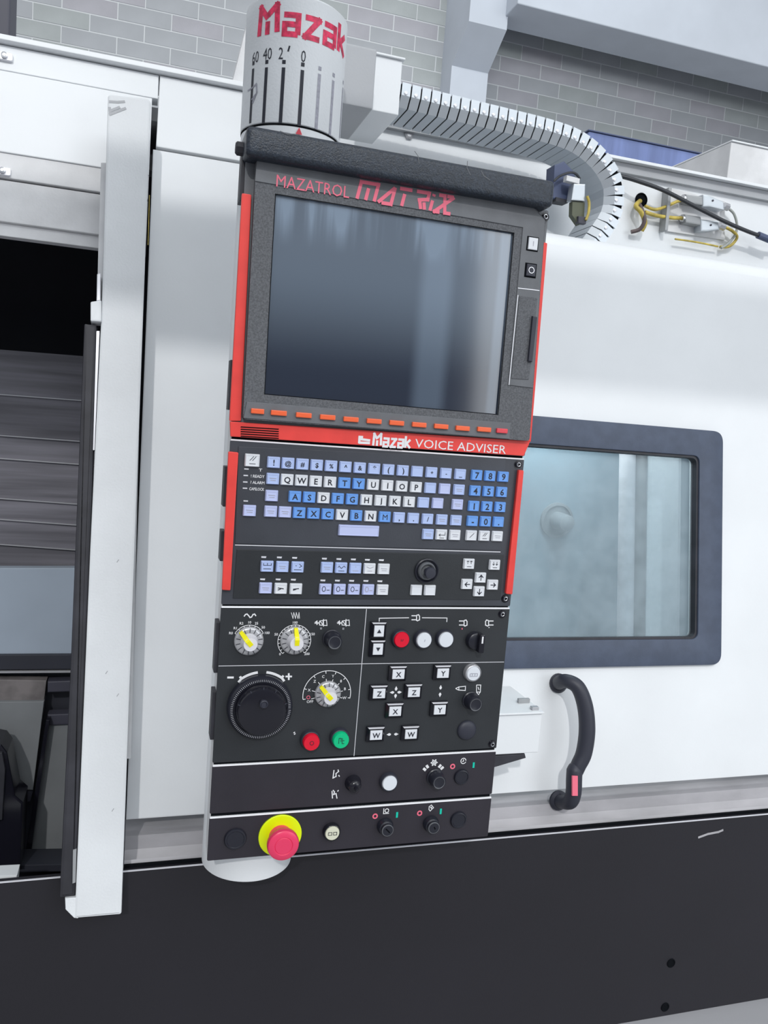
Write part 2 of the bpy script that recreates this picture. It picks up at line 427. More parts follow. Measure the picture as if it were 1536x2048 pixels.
# header sheets above the work-area opening, each overlapping the next
hz = [MP.px(0,92)[1], MP.px(0,141)[1], MP.px(0,305)[1], MP.px(0,356)[1], MP.px(0,441)[1], MP.px(0,467)[1]]
hx = MP.px(318,190)[0]
for i, (a, b, h, mt) in enumerate(((zt,hz[1]+.0012,.001,'white_paint'),(hz[1]-.0012,hz[2],.004,'white_paint'),(hz[2],hz[3]+.0012,.0015,'cream_paint'),(hz[3]-.0012,hz[4],-.002,'cream_paint'),(hz[4],hz[5],-.008,'cream_paint'))):
    mk('header_sheet', prism(MP, rect(-1.0,b,hx-.0015 if i<1 else MP.px(300,300)[0],a), -.02, h, bevel=.0012), mt, mach)
for px, py in ((10,116),(6,345)):
    c = MP.px(px,py); bmm = prism(MP, rnd(rect(c[0]-.028,c[1]-.006,c[0]+.011,c[1]+.006),.003), 0, .006, bevel=.001)
    cl = mk('clip', bmm, 'alu_edge', mach); mk('screw', lathe(MP, c, [(.0045,.006),(.0045,.009),(.002,.0095)], 12), 'chrome', cl)
# bottom ledge between the sheets and the skirt
skz = SK.px(600,1712)[1]
bm = bmesh.new()
s0 = MP.px(600,1672)[1]
w0 = MP.w(0,s0,-.004)
prof = [(w0.y,w0.z+.02),(w0.y-.002,w0.z),(w0.y-.012,w0.z-.012),(.147,skz+.007),(.1425,skz-.006),(.142,skz-.05),(w0.y+.05,skz-.05),(w0.y+.05,w0.z+.02)]
A = [bm.verts.new((MP.px(252,1700)[0]-.002,y,z)) for y,z in prof]; B = [bm.verts.new((1.9,y,z)) for y,z in prof]
bm.faces.new(A); bm.faces.new(B[::-1])
for i in range(len(prof)): j=(i+1)%len(prof); bm.faces.new((A[i],B[i],B[j],A[j]))
mk('ledge', bm, 'grimy_ledge', mach, label='grimy grey drip ledge')
# skirt
skb = SK.px(1250,2046)[1]
mk('skirt', prism(SK, rect(-1.0,skb,1.9,skz), -.01, 0, bevel=.0012), 'skirt_paint', mach, label='black sheet metal skirt')
mk('skirt_edge', prism(SK, rect(-1.0,skz-.0004,1.9,skz+.0010), -.0015, .0008), 'alu_edge', mach, label='thin bright upper edge of the skirt')
mk('ledge_gap', box(MP.px(252,1700)[0]-.002,1.9,.1385,.1425,skz-.03,skz+.004), 'black_void', mach)
mk('base_plate', box(-1.0,1.9,.16,.9,-1.3,skb-.004), 'dull_steel', mach, label='bare steel base')
for px, py in ((1342,1926),(1330,2014)):
    c = SK.px(px,py); pb = mk('plug', lathe(SK, c, [(.0085,-.001),(.0085,.001),(.007,.002),(.0055,.0005),(0,.0003)], 20), 'black_void', mach)
c = SK.px(1425,1668); mk('scratch', ribbons(SK, [[(c[0]-.03,c[1]-.004),(c[0]-.01,c[1]+.001),(c[0]+.012,c[1]+.003),(c[0]+.022,c[1]+.006)]], .004, .0003), 'grimy_ledge', mach, label='pale scrape on the skirt')
# recess behind the right cover
RW = YP(.56)
rz = RW.px(1250,330)[1]
mk('rear_wall', box(.155,1.9,.56,.575,.50,rz-.002), 'white_paint', mach)
mk('rear_rail', box(.155,1.9,.535,.575,rz,rz+.006,bevel=.001), 'white_paint', mach)
mk('rail_shade_strip', box(.155,1.9,.548,.56,rz-.020,rz-.0005,bevel=.001), 'grey_paint', mach)  # grey strip painted in for the shade band under the rail lip
mk('roof', box(-1.0,1.9,.58,1.3,rz-.08,rz-.06), 'cream_paint', mach)
mk('left_roof', box(-1.0,.15,.40,.58,.68,.70), 'cream_paint', mach)
mk('rear_shell', box(-1.0,1.9,1.29,1.30,-1.3,rz-.06), 'cream_paint', mach)
c = RW.px(817,270); mk('bolt', lathe(RW, c, [(.009,0),(.009,.004),(.005,.006),(0,.006)], 6), 'dull_steel', mach)

# ---- work area seen through the opening on the left
IB = YP(.95)
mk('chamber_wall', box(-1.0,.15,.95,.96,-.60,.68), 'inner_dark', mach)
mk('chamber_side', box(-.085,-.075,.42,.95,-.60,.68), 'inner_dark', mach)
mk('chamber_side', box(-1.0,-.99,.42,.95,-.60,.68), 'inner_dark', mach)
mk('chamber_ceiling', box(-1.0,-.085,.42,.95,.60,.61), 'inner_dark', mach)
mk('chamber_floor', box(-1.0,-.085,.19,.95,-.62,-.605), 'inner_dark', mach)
I1 = YP(.55); I2 = YP(.47); I3 = YP(.38)
mk('way_cover', pprism(I1, [(-620,650),(200,715),(200,1150),(-620,1150)], -.02, 0), 'inner_steel', mach, label='scratched grey telescopic way cover')
for y in (790,872,918,998,1040,1090):
    mk('cover_rib', pprism(I1, [(-40,y-5),(190,y+12),(190,y+14),(-40,y-3)], 0, .004), 'dull_steel', mach)
mk('inner_sheet', pprism(I2, [(-620,1137),(190,1136),(190,1311),(-620,1315)], -.02, 0, bevel=.001), 'inner_sheet', mach, label='pale blue grey splash sheet')
mk('sill_beam', pprism(I2, [(-620,1314),(190,1309),(190,1338),(-620,1345)], -.02, .008, bevel=.001), 'inner_dark', mach)
mk('sill_trim', pprism(I2, [(-620,1347),(190,1341),(190,1345),(-620,1351)], -.01, .010), 'dull_steel', mach)
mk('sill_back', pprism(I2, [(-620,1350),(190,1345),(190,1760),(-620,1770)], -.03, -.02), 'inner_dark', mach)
mk('chute_top', pprism(I2, [(-150,1357),(93,1361),(88,1403),(-150,1404)], -.01, .012, bevel=.001), 'inner_brown', mach, label='stained brown grey chute lip')
mk('chute_front', pprism(I2, [(-150,1405),(88,1403),(66,1580),(-150,1572)], -.01, .020, bevel=.001), 'inner_grey', mach)
mk('chute_foot', pprism(I2, [(-150,1575),(66,1581),(60,1603),(-150,1600)], -.01, .016), 'dark_steel', mach)
for a, b in (((95,1363),(150,1361)),((95,1429),(150,1427))):
    mk('cross_rail', pprism(I2, [a,b,(b[0],b[1]+22),(a[0],a[1]+22)], -.01, .012, bevel=.002), 'dark_steel', mach)
mk('slide_plate', pprism(I2, [(97,1442),(150,1440),(140,1731),(55,1735)], -.02, .006), 'inner_grey', mach)
mk('slide_rail', pprism(I2, [(92,1440),(99,1440),(58,1735),(46,1735)], -.01, .030, bevel=.001), 'gloss_black', mach)
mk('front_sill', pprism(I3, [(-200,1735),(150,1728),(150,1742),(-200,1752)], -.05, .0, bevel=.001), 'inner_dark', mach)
tc_ = empty('chip_guard', I3.w(*I3.px(10,1740),0), 'black chip guard casting at the lower left edge inside the opening', 'guard')
mk('guard_body', pprism(I3, [(-60,1478),(2,1490),(14,1506),(30,1592),(46,1606),(40,1738),(-60,1742)], -.04, .02, bevel=.003), 'gloss_black', tc_)
mk('guard_plate', pprism(I3, [(-60,1500),(4,1506),(10,1540),(4,1640),(-60,1650)], .02, .026, bevel=.001), 'rubber_black', tc_)
mk('mount_block', pprism(YP(.24), [(-40,1755),(34,1751),(32,1776),(-40,1781)], -.03, 0, bevel=.002), 'white_paint', mach, label='small white block on the skirt edge')
# ================================================================ SLIDING DOOR (left)
MD = MP.off(.080)
sd = empty('sliding_door', MD.w(*MD.px(190,1830),-.02), 'white upright edge of the sliding door left of the control panel', 'door')
mk('door_post', prism(MD, rnd(pq(MD, [(216,188),(302,197),(243,1829),(149,1837),(180,1100),(203,620)]), [.004,.008,.003,.002,0,0]), -.030, 0, bevel=.003), 'white_paint_rough', sd)
mk('door_foot', pprism(MD, [(130,1797),(156,1795),(156,1837),(148,1836),(131,1819)], -.028, -.001, bevel=.001), 'white_paint_rough', sd)
mk('door_web', prism(MP, pq(MP, [(222,300),(292,302),(262,1500),(188,1500)]), .006, .049), 'cream_paint', sd)
mk('inner_flange', pprism(MD.off(-.02), [(202,325),(216,325),(204,600),(197,645),(194,600),(197,480)], -.012, 0, bevel=.001), 'cream_paint', sd)
mk('rubber_seal', prism(MD, rnd(pq(MD, [(168,645),(193,648),(184,1000),(150,1795),(118,1799),(140,1345)]), .002), -.024, -.004, bevel=.004), 'rubber_black', sd, label='black rubber sealing strip')
mk('seal_clamp', pprism(MD, [(193,662),(199,662),(189,900),(186,900)], -.02, -.003), 'alu_edge', sd)
hb = mk('hinge_block', pprism(MD, [(181,603),(203,600),(203,643),(181,642)], -.02, .004, bevel=.002, r=.002), 'white_paint', sd)
mk('hinge_pin', pprism(MD, [(194,548),(201,546),(201,601),(193,602)], -.02, .001, bevel=.001), 'alu_edge', sd)
mk('seal_clamp', pprism(MD, [(146,1700),(153,1698),(151,1765),(145,1767)], -.015, -.002), 'cast_grey', sd)
mk('scuff', ribbons(MD, [[MD.px(218,203,.0004),MD.px(235,204,.0004),MD.px(250,203,.0004)],[MD.px(219,214,.0004),MD.px(221,228,.0004),MD.px(252,216,.0004)],[MD.px(219,222,.0004),MD.px(240,214,.0004)]], .0035, .0004), 'grey_paint', sd, label='grey scuff of chipped paint')
mk('rust_streak', ribbons(MD, [[MD.px(299,390,.0003),MD.px(296,490,.0003)]], .0009, .0003), 'cable_yellow', sd)
bmm = bmesh.new()
for py, dx in ((1122,0),(1345,-45),(1390,0),(1620,-20)): c = MD.px(236+dx*.5,py,.0003); ribbons(MD, [[(c[0]-.0015,c[1]-.002),(c[0]+.001,c[1]+.002)]], .001, .0003, bmm)
mk('chip_mark', bmm, 'grey_paint', sd)

# ================================================================ RIGHT DOOR with window and handle
dr = empty('machine_door', MP.w(.7,MP.px(600,1665)[1],-.02), 'white machine door with a slate framed window behind the control panel', 'door')
wy = [MP.px(1400,1329)[1], MP.px(1060,832)[1]]        # outer frame bottom/top
wxr = MP.px(1439,1100)[0]; wxl = .32
inn_r = MP.px(1392,1100)[0]; inn_t = MP.px(1330,908)[1]; inn_b = MP.px(1200,1279)[1]; inn_l = wxl + (wxr-inn_r)
outer = rnd(rect(wxl,wy[0],wxr,wy[1]), .022, 8); inner = rnd(rect(inn_l,inn_b,inn_r,inn_t), .014, 8)
sb = MP.px(252,1640)[1]
mk('door_panel', prism(MP, rect(xcol+.0015, sb, 1.9, sv-.028), -.02, -.0005, holes=[inner], bevel=0), 'white_paint', dr)
# rounded upper lip
bm = bmesh.new(); prof = []
for k in range(9):
    a = k/8*math.radians(68); R_ = .030
    prof.append((sv-.028+R_*math.sin(a), -.0005-R_*(1-math.cos(a))))
lp = [[bm.verts.new(MP.w(x,s,h)) for s,h in prof] for x in (xcol+.0015,1.9)]
for i in range(8): bm.faces.new((lp[0][i],lp[1][i],lp[1][i+1],lp[0][i+1]))
lb = [bm.verts.new(MP.w(x,prof[0][0],-.02)) for x in (xcol+.0015,1.9)]; le = [bm.verts.new(MP.w(x,prof[-1][0]-.004,-.03)) for x in (xcol+.0015,1.9)]
bm.faces.new((lp[0][8],lp[1][8],le[1],le[0])); bm.faces.new((le[0],le[1],lb[1],lb[0])); bm.faces.new((lb[0],lb[1],lp[1][0],lp[0][0]))
mk('door_lip', bm, 'white_paint', dr, smooth=True)
wf = mk('window_frame', prism(MP, outer, .0, .008, holes=[inner], bevel=.002), 'frame_slate', dr, label='slate blue window frame', smooth=True)
i2 = rnd(rect(inn_l+.004,inn_b+.004,inn_r-.004,inn_t-.004), .012, 8)
mk('gasket', prism(MP, inner, -.012, .0045, holes=[i2]), 'rubber_black', wf)
mk('window_pane', prism(MP, rnd(rect(inn_l-.002,inn_b-.002,inn_r+.002,inn_t+.002),.012), -.0115, -.0085), 'cloudy_pane', dr, label='cloudy scratched polycarbonate pane')
# what stands behind the pane
WI = YP(.50)
mk('inner_panel', box(.2,1.25,.62,.63,-.60,.48), 'inner_wall', mach, label='blue grey wall seen through the window')
c = WI.px(1114,1046)
sp = mk('tool_spindle', lathe(YP(.62), YP(.62).px(1112,1040), [(.040,0),(.040,.006),(.034,.008),(.034,.004),(.020,.006),(.018,.05),(.010,.055),(0,.055)], 28), 'inner_grey', mach, smooth=True)
ZC = MP.off(-.14)
for px0, px1, mt, nm in ((1236,1264,'rod_pale','guide_rod'),(1266,1288,'inner_brown','guide_rod')):
    a = ZC.px(px0,1270); b = ZC.px(px1,1270); cx = (a[0]+b[0])/2; r = (b[0]-a[0])/2
    mk(nm, tube([ZC.w(cx,-.42),ZC.w(cx,.36)], r, n=24, smooth=False), mt, mach, smooth=True)
a = ZC.px(1291,1270)[0]; b = ZC.px(1362,1270)[0]
mk('guard_column', prism(ZC, rect(a,-.42,b,.27), -.06, 0, bevel=.010), 'white_paint', mach, label='white column seen through the window')
# handle
def hp(px,py,h): a = MP.px(px,py,h); return MP.w(a[0],a[1],h)
base_a, base_b = hp(1116,1366,0), hp(1116,1600,0)
hd = mk('grip', tube([base_a,hp(1121,1364,.020),hp(1134,1362,.038),hp(1156,1375,.050),hp(1170,1412,.055),hp(1174,1460,.056),hp(1168,1505,.054),hp(1157,1530,.052),hp(1150,1545,.050)],
    [.0125,.0115,.0115,.0125,.0135,.0138,.0135,.0128,.0125], n=20, sub=8), 'soft_black', dr, label='black bow shaped door handle', smooth=True)
hs = mk('handle_socket', tube([hp(1150,1528,.050),hp(1149,1540,.052),hp(1148,1560,.052),hp(1147,1585,.050),hp(1141,1602,.040),hp(1128,1604,.020),base_b],
    [.008,.0132,.0134,.0132,.0128,.0118,.0120], n=20, sub=8), 'soft_black', dr, smooth=True)
st = MP.off(.0665); mk('red_tab', pprism(st, [(1145,1552),(1156,1552),(1156,1592),(1145,1592)], -.003, 0, bevel=.0006), 'pink_ink', hs, label='red strip let into the handle socket')
mk('handle_shoe', lathe(MP, (MP.px(1116,1366)[0], MP.px(1116,1366)[1]), [(.017,0),(.017,.004),(.013,.008)], 20), 'soft_black', dr, smooth=True)
mk('handle_shoe', lathe(MP, (MP.px(1116,1600)[0], MP.px(1116,1600)[1]), [(.017,0),(.017,.004),(.013,.008)], 20), 'soft_black', dr, smooth=True)

# ================================================================ WHITE BOX beside the panel + black bracket
BXP = YP(.09)
a = BXP.px(1085,1426); b = BXP.px(1081,1505)
jb = empty('junction_box', (.44,.15,b[1]), 'white sheet metal box fixed to the machine door right of the control panel', 'box')
yb2 = MP.w(0,(b[1])/math.cos(LEAN)).y - .002
mk('box_body', box(.30,a[0],.09,yb2,b[1],a[1]-.001,bevel=.002), 'white_paint', jb)
mk('box_lid', box(.30,a[0]+.001,.086,yb2,a[1],a[1]+.003,bevel=.001), 'white_paint', jb)
c = BXP.px(1073,1414); mk('lid_clip', box(a[0]-.016,a[0]-.004,.094,.102,a[1]+.003,a[1]+.008,bevel=.001), 'dull_steel', jb)
mk('lid_clip', box(a[0]-.024,a[0]-.004,.125,.131,a[1]+.003,a[1]+.010,bevel=.001), 'cast_grey', jb)
br = BXP
ba = br.px(1052,1511)
bracket = mk('support_bracket', pprism(br, [(970,1513),(1050,1508),(1052,1516),(988,1535),(970,1540)], -.05, .0, bevel=.001), 'rubber_black', jb, label='black angled bracket under the box')

# ================================================================ PENDANT COLUMN with scale drum
arm = empty('pendant_arm', (CX,CY,-.388), 'white swivel column with a printed scale drum carrying the control panel', 'arm')
def vcyl(x,y,r,z0,z1,n=64,bm=None,bev=0):
    if bm is None: bm = bmesh.new()
    prof = [(r-bev,z0),(r,z0+bev),(r,z1-bev),(r-bev,z1)] if bev else [(r,z0),(r,z1)]
    rg = [[bm.verts.new((x+q*math.cos(2*math.pi*k/n), y+q*math.sin(2*math.pi*k/n), z)) for k in range(n)] for q,z in prof]
    for A,B in zip(rg,rg[1:]):
        for k in range(n): bm.faces.new((A[k],A[(k+1)%n],B[(k+1)%n],B[k]))
    bm.faces.new(rg[0]); bm.faces.new(rg[-1]); return bm
def cylhit(px, py, R_=CR):
    d = ray(px,py); ox, oy = CPOS.x-CX, CPOS.y-CY
    a = d.x*d.x+d.y*d.y; b = 2*(ox*d.x+oy*d.y); c = ox*ox+oy*oy-R_*R_; D = max(0,b*b-4*a*c); t = (-b-math.sqrt(D))/(2*a); p = CPOS+d*t
    return (math.atan2(p.x-CX, -(p.y-CY))*R_, p.z)        # arc length from the front, height
def cylw(a, z, h=.0003):
    t = a/CR; r = CR+h; return Vector((CX+r*math.sin(t), CY-r*math.cos(t), z))
ztop = cylhit(600,2)[1] + .006
zdr = cylhit(560,246)[1]
mk('swivel_column', vcyl(CX,CY,CR-.001,-.388,zdr-.0015,bev=.001), 'white_paint', arm, smooth=True)
drum = mk('scale_drum', vcyl(CX,CY,CR,zdr,ztop,bev=.0012), 'white_paint_rough', arm, smooth=True)
mk('drum_cap', vcyl(CX,CY,CR-.004,ztop,ztop+.003,bev=.001), 'white_paint', drum)
mk('drum_seam', vcyl(CX,CY,CR-.0005,zdr-.0016,zdr+.0001), 'black_void', drum)
bmm = bmesh.new()
for (xa,ya),(xb,yb_) in (((505,138),(502,246)),((532,135),(528,246)),((567,135),(561,247)),((604,140),(599,252)),((639,148),(632,258)),((665,160),(661,272)),((683,170),(680,280))):
    a = cylhit(xa,ya); b = cylhit(xb,yb_); am = (a[0]+b[0])/2; dark = xa<620
    w_ = .0042
    q = bmesh.new(); ribbons(None, [[(am,b[1] if not xa in (565,) else b[1]),(am,a[1])]], w_, 0, q, fmap=lambda u,v,e: cylw(u,v,.0003+e)); ribbons(None, [[(am,a[1]+.004),(am,a[1]+.0085)]], w_, 0, q, fmap=lambda u,v,e: cylw(u,v,.0003+e))
    mk('scale_mark', q, 'black_ink' if dark else 'grey_ink', drum)
for s, x, y in (('60',511,114),('40',535,107),('2',562,106),('0',607,112)):
    c = cylhit(x,y); V,F,w_,_ = glyphs(s); q = bmesh.new(); ht = .0140; vs = [q.verts.new(cylw(c[0]+vx*ht*.66, c[1]+vy*ht)) for vx,vy in V]
    for f in F: q.faces.new([vs[i] for i in f])
    if s == '2': ribbons(None, [[(c[0]+.0085,c[1]+.002),(c[0]+.0100,c[1]+.0085)]], .002, 0, q, fmap=lambda u,v,e: cylw(u,v,.0003+e))
    mk('scale_figure', q, 'black_ink', drum)
def logo(ox, oz, H, fmap, bm, wx=1.0, th=.17, gap=.2):
    G = [([[(.06,0),(.10,.98),(.42,.56)],[(.42,0),(.42,.46)],[(.42,.66),(.76,1.0),(.80,.06)]],1.02),
         ([[(0,.66),(.50,.66),(.50,0)],[(.50,.0),(.04,.0),(.04,.34),(.5,.34)]],.74),
         ([[(0,.66),(.50,.66),(.02,0),(.54,0)]],.72),
         ([[(0,.66),(.50,.66),(.50,0)],[(.50,.0),(.04,.0),(.04,.34),(.5,.34)]],.74),
         ([[(0,0),(0,.98)],[(.46,.70),(.10,.36),(.48,-.02)]],.5)]
    x = 0
    for L, adv in G:
        ribbons(None, [[((ox+(x+u)*H*wx),(oz+v*H)) for u,v in l] for l in L], th*H, 0, bm, fmap=fmap, step=.002 if H>.01 else None); x += adv
    return x*H*wx
a = cylhit(516,74); b = cylhit(516,22); e2 = cylhit(688,90)
H = abs(b[1]-a[1])*1.08
q = bmesh.new(); logo(a[0], a[1], H, lambda u,v,e: cylw(u,v,.0003+e), q, th=.20, wx=(e2[0]-a[0])/(3.68*H)); mk('drum_logo', q, 'drum_red_ink', drum, label='red maker logo printed on the drum')
c = cylhit(598,262); q = bmesh.new(); q.faces.new([q.verts.new(cylw(c[0]+dx,c[1]+dz,.0006)) for dx,dz in ((-.004,-.004),(.004,-.004),(0,.004))]); mk('pointer', q, 'red_ink', arm, label='small red pointer under the drum')
# scrape at the left of the drum
q = bmesh.new(); s_ = [cylhit(x,y) for x,y in ((496,182),(505,176),(513,168),(514,185),(506,205),(511,190),(504,200))]; ribbons(None, [s_], .002, 0, q, fmap=lambda u,v,e: cylw(u,v,.0005+e)); mk('paint_scrape', q, 'grey_ink', drum)
# bracket behind drum, falling away to the left
BK = YP(.43)
mk('rear_bracket', pprism(BK, [(499,24),(560,20),(600,330),(430,300)], -.05, 0, bevel=.004), 'cream_paint', mach, label='grey tapering bracket behind the drum')
# cable box to the right of the drum
CB = YP(.22)
a = CB.px(708,100); b = CB.px(797,231)
cb = mk('cable_box', box(a[0],b[0],.22,.36,b[1],a[1],bevel=.002), 'white_paint', arm, smooth=False)
mk('cable_box_lid', box(a[0]-.002,b[0]+.003,.216,.364,a[1],a[1]+.003,bevel=.001), 'white_paint', cb)
a2 = CB.px(690,250)
mk('box_arm', box(.09,a[0]+.02,.165,.30,b[1]-.02,b[1]+.06,bevel=.003), 'grey_paint', arm)

# ================================================================ CABLE CARRIER
CC = YP(.40)
cpx = [(740,172),(800,186),(900,211),(1000,235),(1100,260),(1158,282),(1202,318),(1228,362),(1231,400),(1224,430),(1206,460),(1182,492)]
cpts = [Vector((*CC.px(x,y),0)) for x,y in cpx]
path = smoothpath(cpts, 20); cum = [0]
for p, q in zip(path, path[1:]): cum.append(cum[-1]+(q-p).length)
NL = 35; Lk = cum[-1]/NL
def at_len(s):
    for i in range(len(cum)-1):
        if cum[i+1] >= s: t = (s-cum[i])/(cum[i+1]-cum[i]+1e-12); return path[i].lerp(path[i+1], t), (path[min(i+2,len(path)-1)]-path[max(i-1,0)]).normalized()
    return path[-1], (path[-1]-path[-2]).normalized()
carrier = empty('cable_carrier', CC.w(path[0].x,path[0].y,-.05), 'curved steel cable carrier running from the drum box down behind the door', 'cable carrier')
HW = .0185; DEP = .098
for k in range(NL):
    c, t = at_len((k+.5)*Lk); nrm = Vector((-t.y,t.x,0))
    bmm = bmesh.new()
    r = bmesh.ops.create_cube(bmm, size=1)['verts']
    ch = [(-HW,0),(HW,0)]
    # section across the chain: chamfered towards the viewer's lower edge
    bmm.clear()
    sec = [(HW,0),(HW,-DEP),(-HW,-DEP),(-HW,-.012),(-.002,0)]   # (across, height towards -viewer)
    rings = []
    for e in (-.43,.43):
        rings.append([bmm.verts.new(CC.w(c.x+t.x*e*Lk+nrm.x*u, c.y+t.y*e*Lk+nrm.y*u, v)) for u,v in sec])
    bmm.faces.new(rings[0]); bmm.faces.new(rings[1][::-1])
    for i in range(5): bmm.faces.new((rings[0][i],rings[1][i],rings[1][(i+1)%5],rings[0][(i+1)%5]))
    lk = mk('link', bmm, 'link_steel', carrier)
    q = c + nrm*.002
    if k > 1: mk('rivet', lathe(CC, (q.x,q.y), [(.0034,0),(.0034,.0012),(.002,.0018)], 8), 'alu_edge', lk)
bmm = bmesh.new(); pr = None
for k in range(0, len(path), 4):
    t = (path[min(k+1,len(path)-1)]-path[max(k-1,0)]).normalized(); nrm = Vector((-t.y,t.x,0)); c = path[k]
    ring = [bmm.verts.new(CC.w(c.x+nrm.x*u, c.y+nrm.y*u, v)) for u,v in ((HW-.002,-.003),(HW-.002,-DEP+.003),(-HW+.002,-DEP+.003),(-HW+.002,-.013),(-.002,-.003))]
    if pr:
        for i in range(5): bmm.faces.new((pr[i],ring[i],ring[(i+1)%5],pr[(i+1)%5]))
    pr = ring
mk('inner_band', bmm, 'black_void', carrier)

# ================================================================ FITTINGS IN THE RECESS
RP = YP(.555)
def rp(px,py,h=0): a = RP.px(px,py,h); return RP.w(a[0],a[1],h)
hole = mk('cable_hole', lathe(RW, RW.px(1282,400), [(.0145,0),(.0145,.002),(.0125,.003),(.0125,.0005),(0,.0005)], 28), 'black_void', mach, label='round cable opening')
for pts, r, mt, lb in (
    ([(1276,405,.002),(1284,420,.018),(1289,440,.022),(1280,458,.014),(1262,464,.006)], .0042, 'cable_brown', 'dark brown cable looping down out of the round hole'),
    ([(1280,402,.002),(1272,412,.014),(1282,424,.02),(1290,445,.018),(1283,462,.012)], .0050, 'cable_yellow', 'yellowed cable bundle hanging from the round hole'),
    ([(1290,412,.012),(1310,419,.012),(1332,413,.012),(1352,404,.012),(1362,401,.012)], .0032, 'cable_yellow', 'upper yellow and green cable into the upper connector pair'),
    ([(1290,424,.012),(1308,430,.012),(1330,434,.012),(1350,436,.012),(1364,436,.012)], .0038, 'cable_yellow', 'lower ochre cable into the lower connector pair'),
    ([(1457,417,.012),(1468,428,.012),(1474,450,.012),(1470,470,.012),(1455,488,.012),(1442,496,.012)], .0028, 'cable_grey', 'grey cable arching down right of the upper connector pair'),
    ([(1452,455,.012),(1466,463,.014),(1474,475,.012),(1460,492,.008),(1440,494,.006)], .0032, 'cable_yellow', 'short yellow and brown cable right of the lower connector pair')):
    mk('cable', tube([rp(*p) for p in pts], r, n=10), mt, label=lb, cat='cable', smooth=True)
mk('cable', tube([rp(1350,478,.012),rp(1385,483,.012),rp(1412,488,.012),rp(1436,493,.010)], .0020, n=8), 'cable_yellow', label='thin yellow wire lying along the top edge of the door', cat='cable', smooth=True)
# long black cable crossing in front
mk('cable', tube([rp(1240,352,.02),rp(1275,362,.03),rp(1330,382,.035),rp(1400,418,.035),rp(1465,450,.035),rp(1530,475,.03),rp(1600,492,.02)], .0042, n=10), 'cable_black', label='long black cable sagging across the connectors to the right edge', cat='cable', smooth=True)
mk('cable_gland', tube([rp(1516,470,.03),rp(1545,482,.03)], .0075, n=12, smooth=False), 'navy_plastic', mach, label='blue cable gland')
mk('backing_plate', pprism(RP, [(1337,375),(1450,402),(1450,480),(1332,462)], -.004, .001, bevel=.0008), 'cream_paint', mach)
mk('divider', pprism(RP, [(1338,375),(1344,376),(1336,461),(1330,460)], -.002, .018, bevel=.0006), 'cast_grey', mach)
for nm, pts, lb in (('upper',[(1372,396),(1404,391),(1440,410),(1458,415)],'upper of the two grey plug connectors on the recess wall'),('lower',[(1370,436),(1400,440),(1430,449),(1450,455)],'lower of the two grey plug connectors on the recess wall')):
    (x0,y0),(x1,y1),(x2,y2),(x3,y3) = pts
    cn = empty('plug_connector', rp(x0,y0,.0), lb, 'connector', 'plug connectors on the recess wall')
    mk('plug_tail', tube([rp(x0-7,y0,.014),rp(x0+1,y0+1,.014)], .0075, n=10, smooth=False), 'chrome', cn, smooth=True)
    mk('plug_body', pprism(RP, [(x0,y0-8),(x1+2,y0-8+5),(x1+4,y0+15),(x0+2,y0+9)], .001, .022, bevel=.003), 'cast_grey', cn)
    mk('socket_body', pprism(RP, [(x1+2,y1-2),(x1+13,y1-1),(x2+8,y2-7),(x2+9,y2+10),(x1+16,y1+22),(x1+2,y1+22)], .001, .024, bevel=.003), 'link_steel', cn)
    mk('socket_nut', tube([rp(x2+8,y2+2,.014),rp(x3-2,y3,.014)], .0082, n=8, smooth=False), 'chrome', cn)
    c = RP.px(x1+22,y1+10,.025); mk('screw', lathe(RP, c, [(.0022,.024),(.0022,.0255),(.001,.026)], 8), 'dark_steel', cn)
# solenoid valve left of the carrier end
sv_ = empty('limit_switch', YP(.37).w(*YP(.37).px(1160,440),0), 'grey switch block on an olive bracket left of the cable carrier end', 'switch')
SP = YP(.375)
mk('switch_head', pprism(SP, [(1134,350),(1160,357),(1159,368),(1133,361)], -.012, 0, bevel=.001), 'cream_paint', sv_)
mk('switch_body', pprism(SP, [(1148,367),(1171,368),(1170,402),(1143,400)], -.018, 0, bevel=.002), 'link_steel', sv_)
mk('bracket', pprism(SP, [(1145,403),(1170,404),(1168,446),(1158,450),(1144,430)], -.016, -.004, bevel=.001), 'olive_plastic', sv_)
mk('terminal', pprism(SP, [(1157,432),(1174,434),(1172,448),(1157,446)], -.008, .002, bevel=.001), 'dark_steel', sv_)
ub = MPU = YP(.40)
bxx = empty('sensor_box', ub.w(*ub.px(1120,400),0), 'slate blue plastic box right of the padded bar', 'box')
mk('box_body', pprism(ub, [(1109,330),(1128,322),(1150,345),(1147,398),(1134,402),(1106,396)], -.03, 0, bevel=.002), 'navy_plastic', bxx)
mk('box_foot', pprism(ub, [(1112,394),(1137,400),(1136,406),(1112,402)], -.02, .002), 'rubber_black', bxx)
mk('cable', tube([ub.w(*ub.px(x,y,.012),.012) for x,y in ((1108,362),(1120,352),(1140,345),(1152,348),(1160,358))], .0022, n=8), 'cable_black', label='short black cable over the slate blue box', cat='cable', smooth=True)
mk('cable', tube([SP.w(*SP.px(x,y,.004),.004) for x,y in ((1174,392),(1178,405),(1177,425),(1172,440))], .0026, n=8), 'cable_yellow', label='short ochre cable beside the grey switch block', cat='cable', smooth=True)

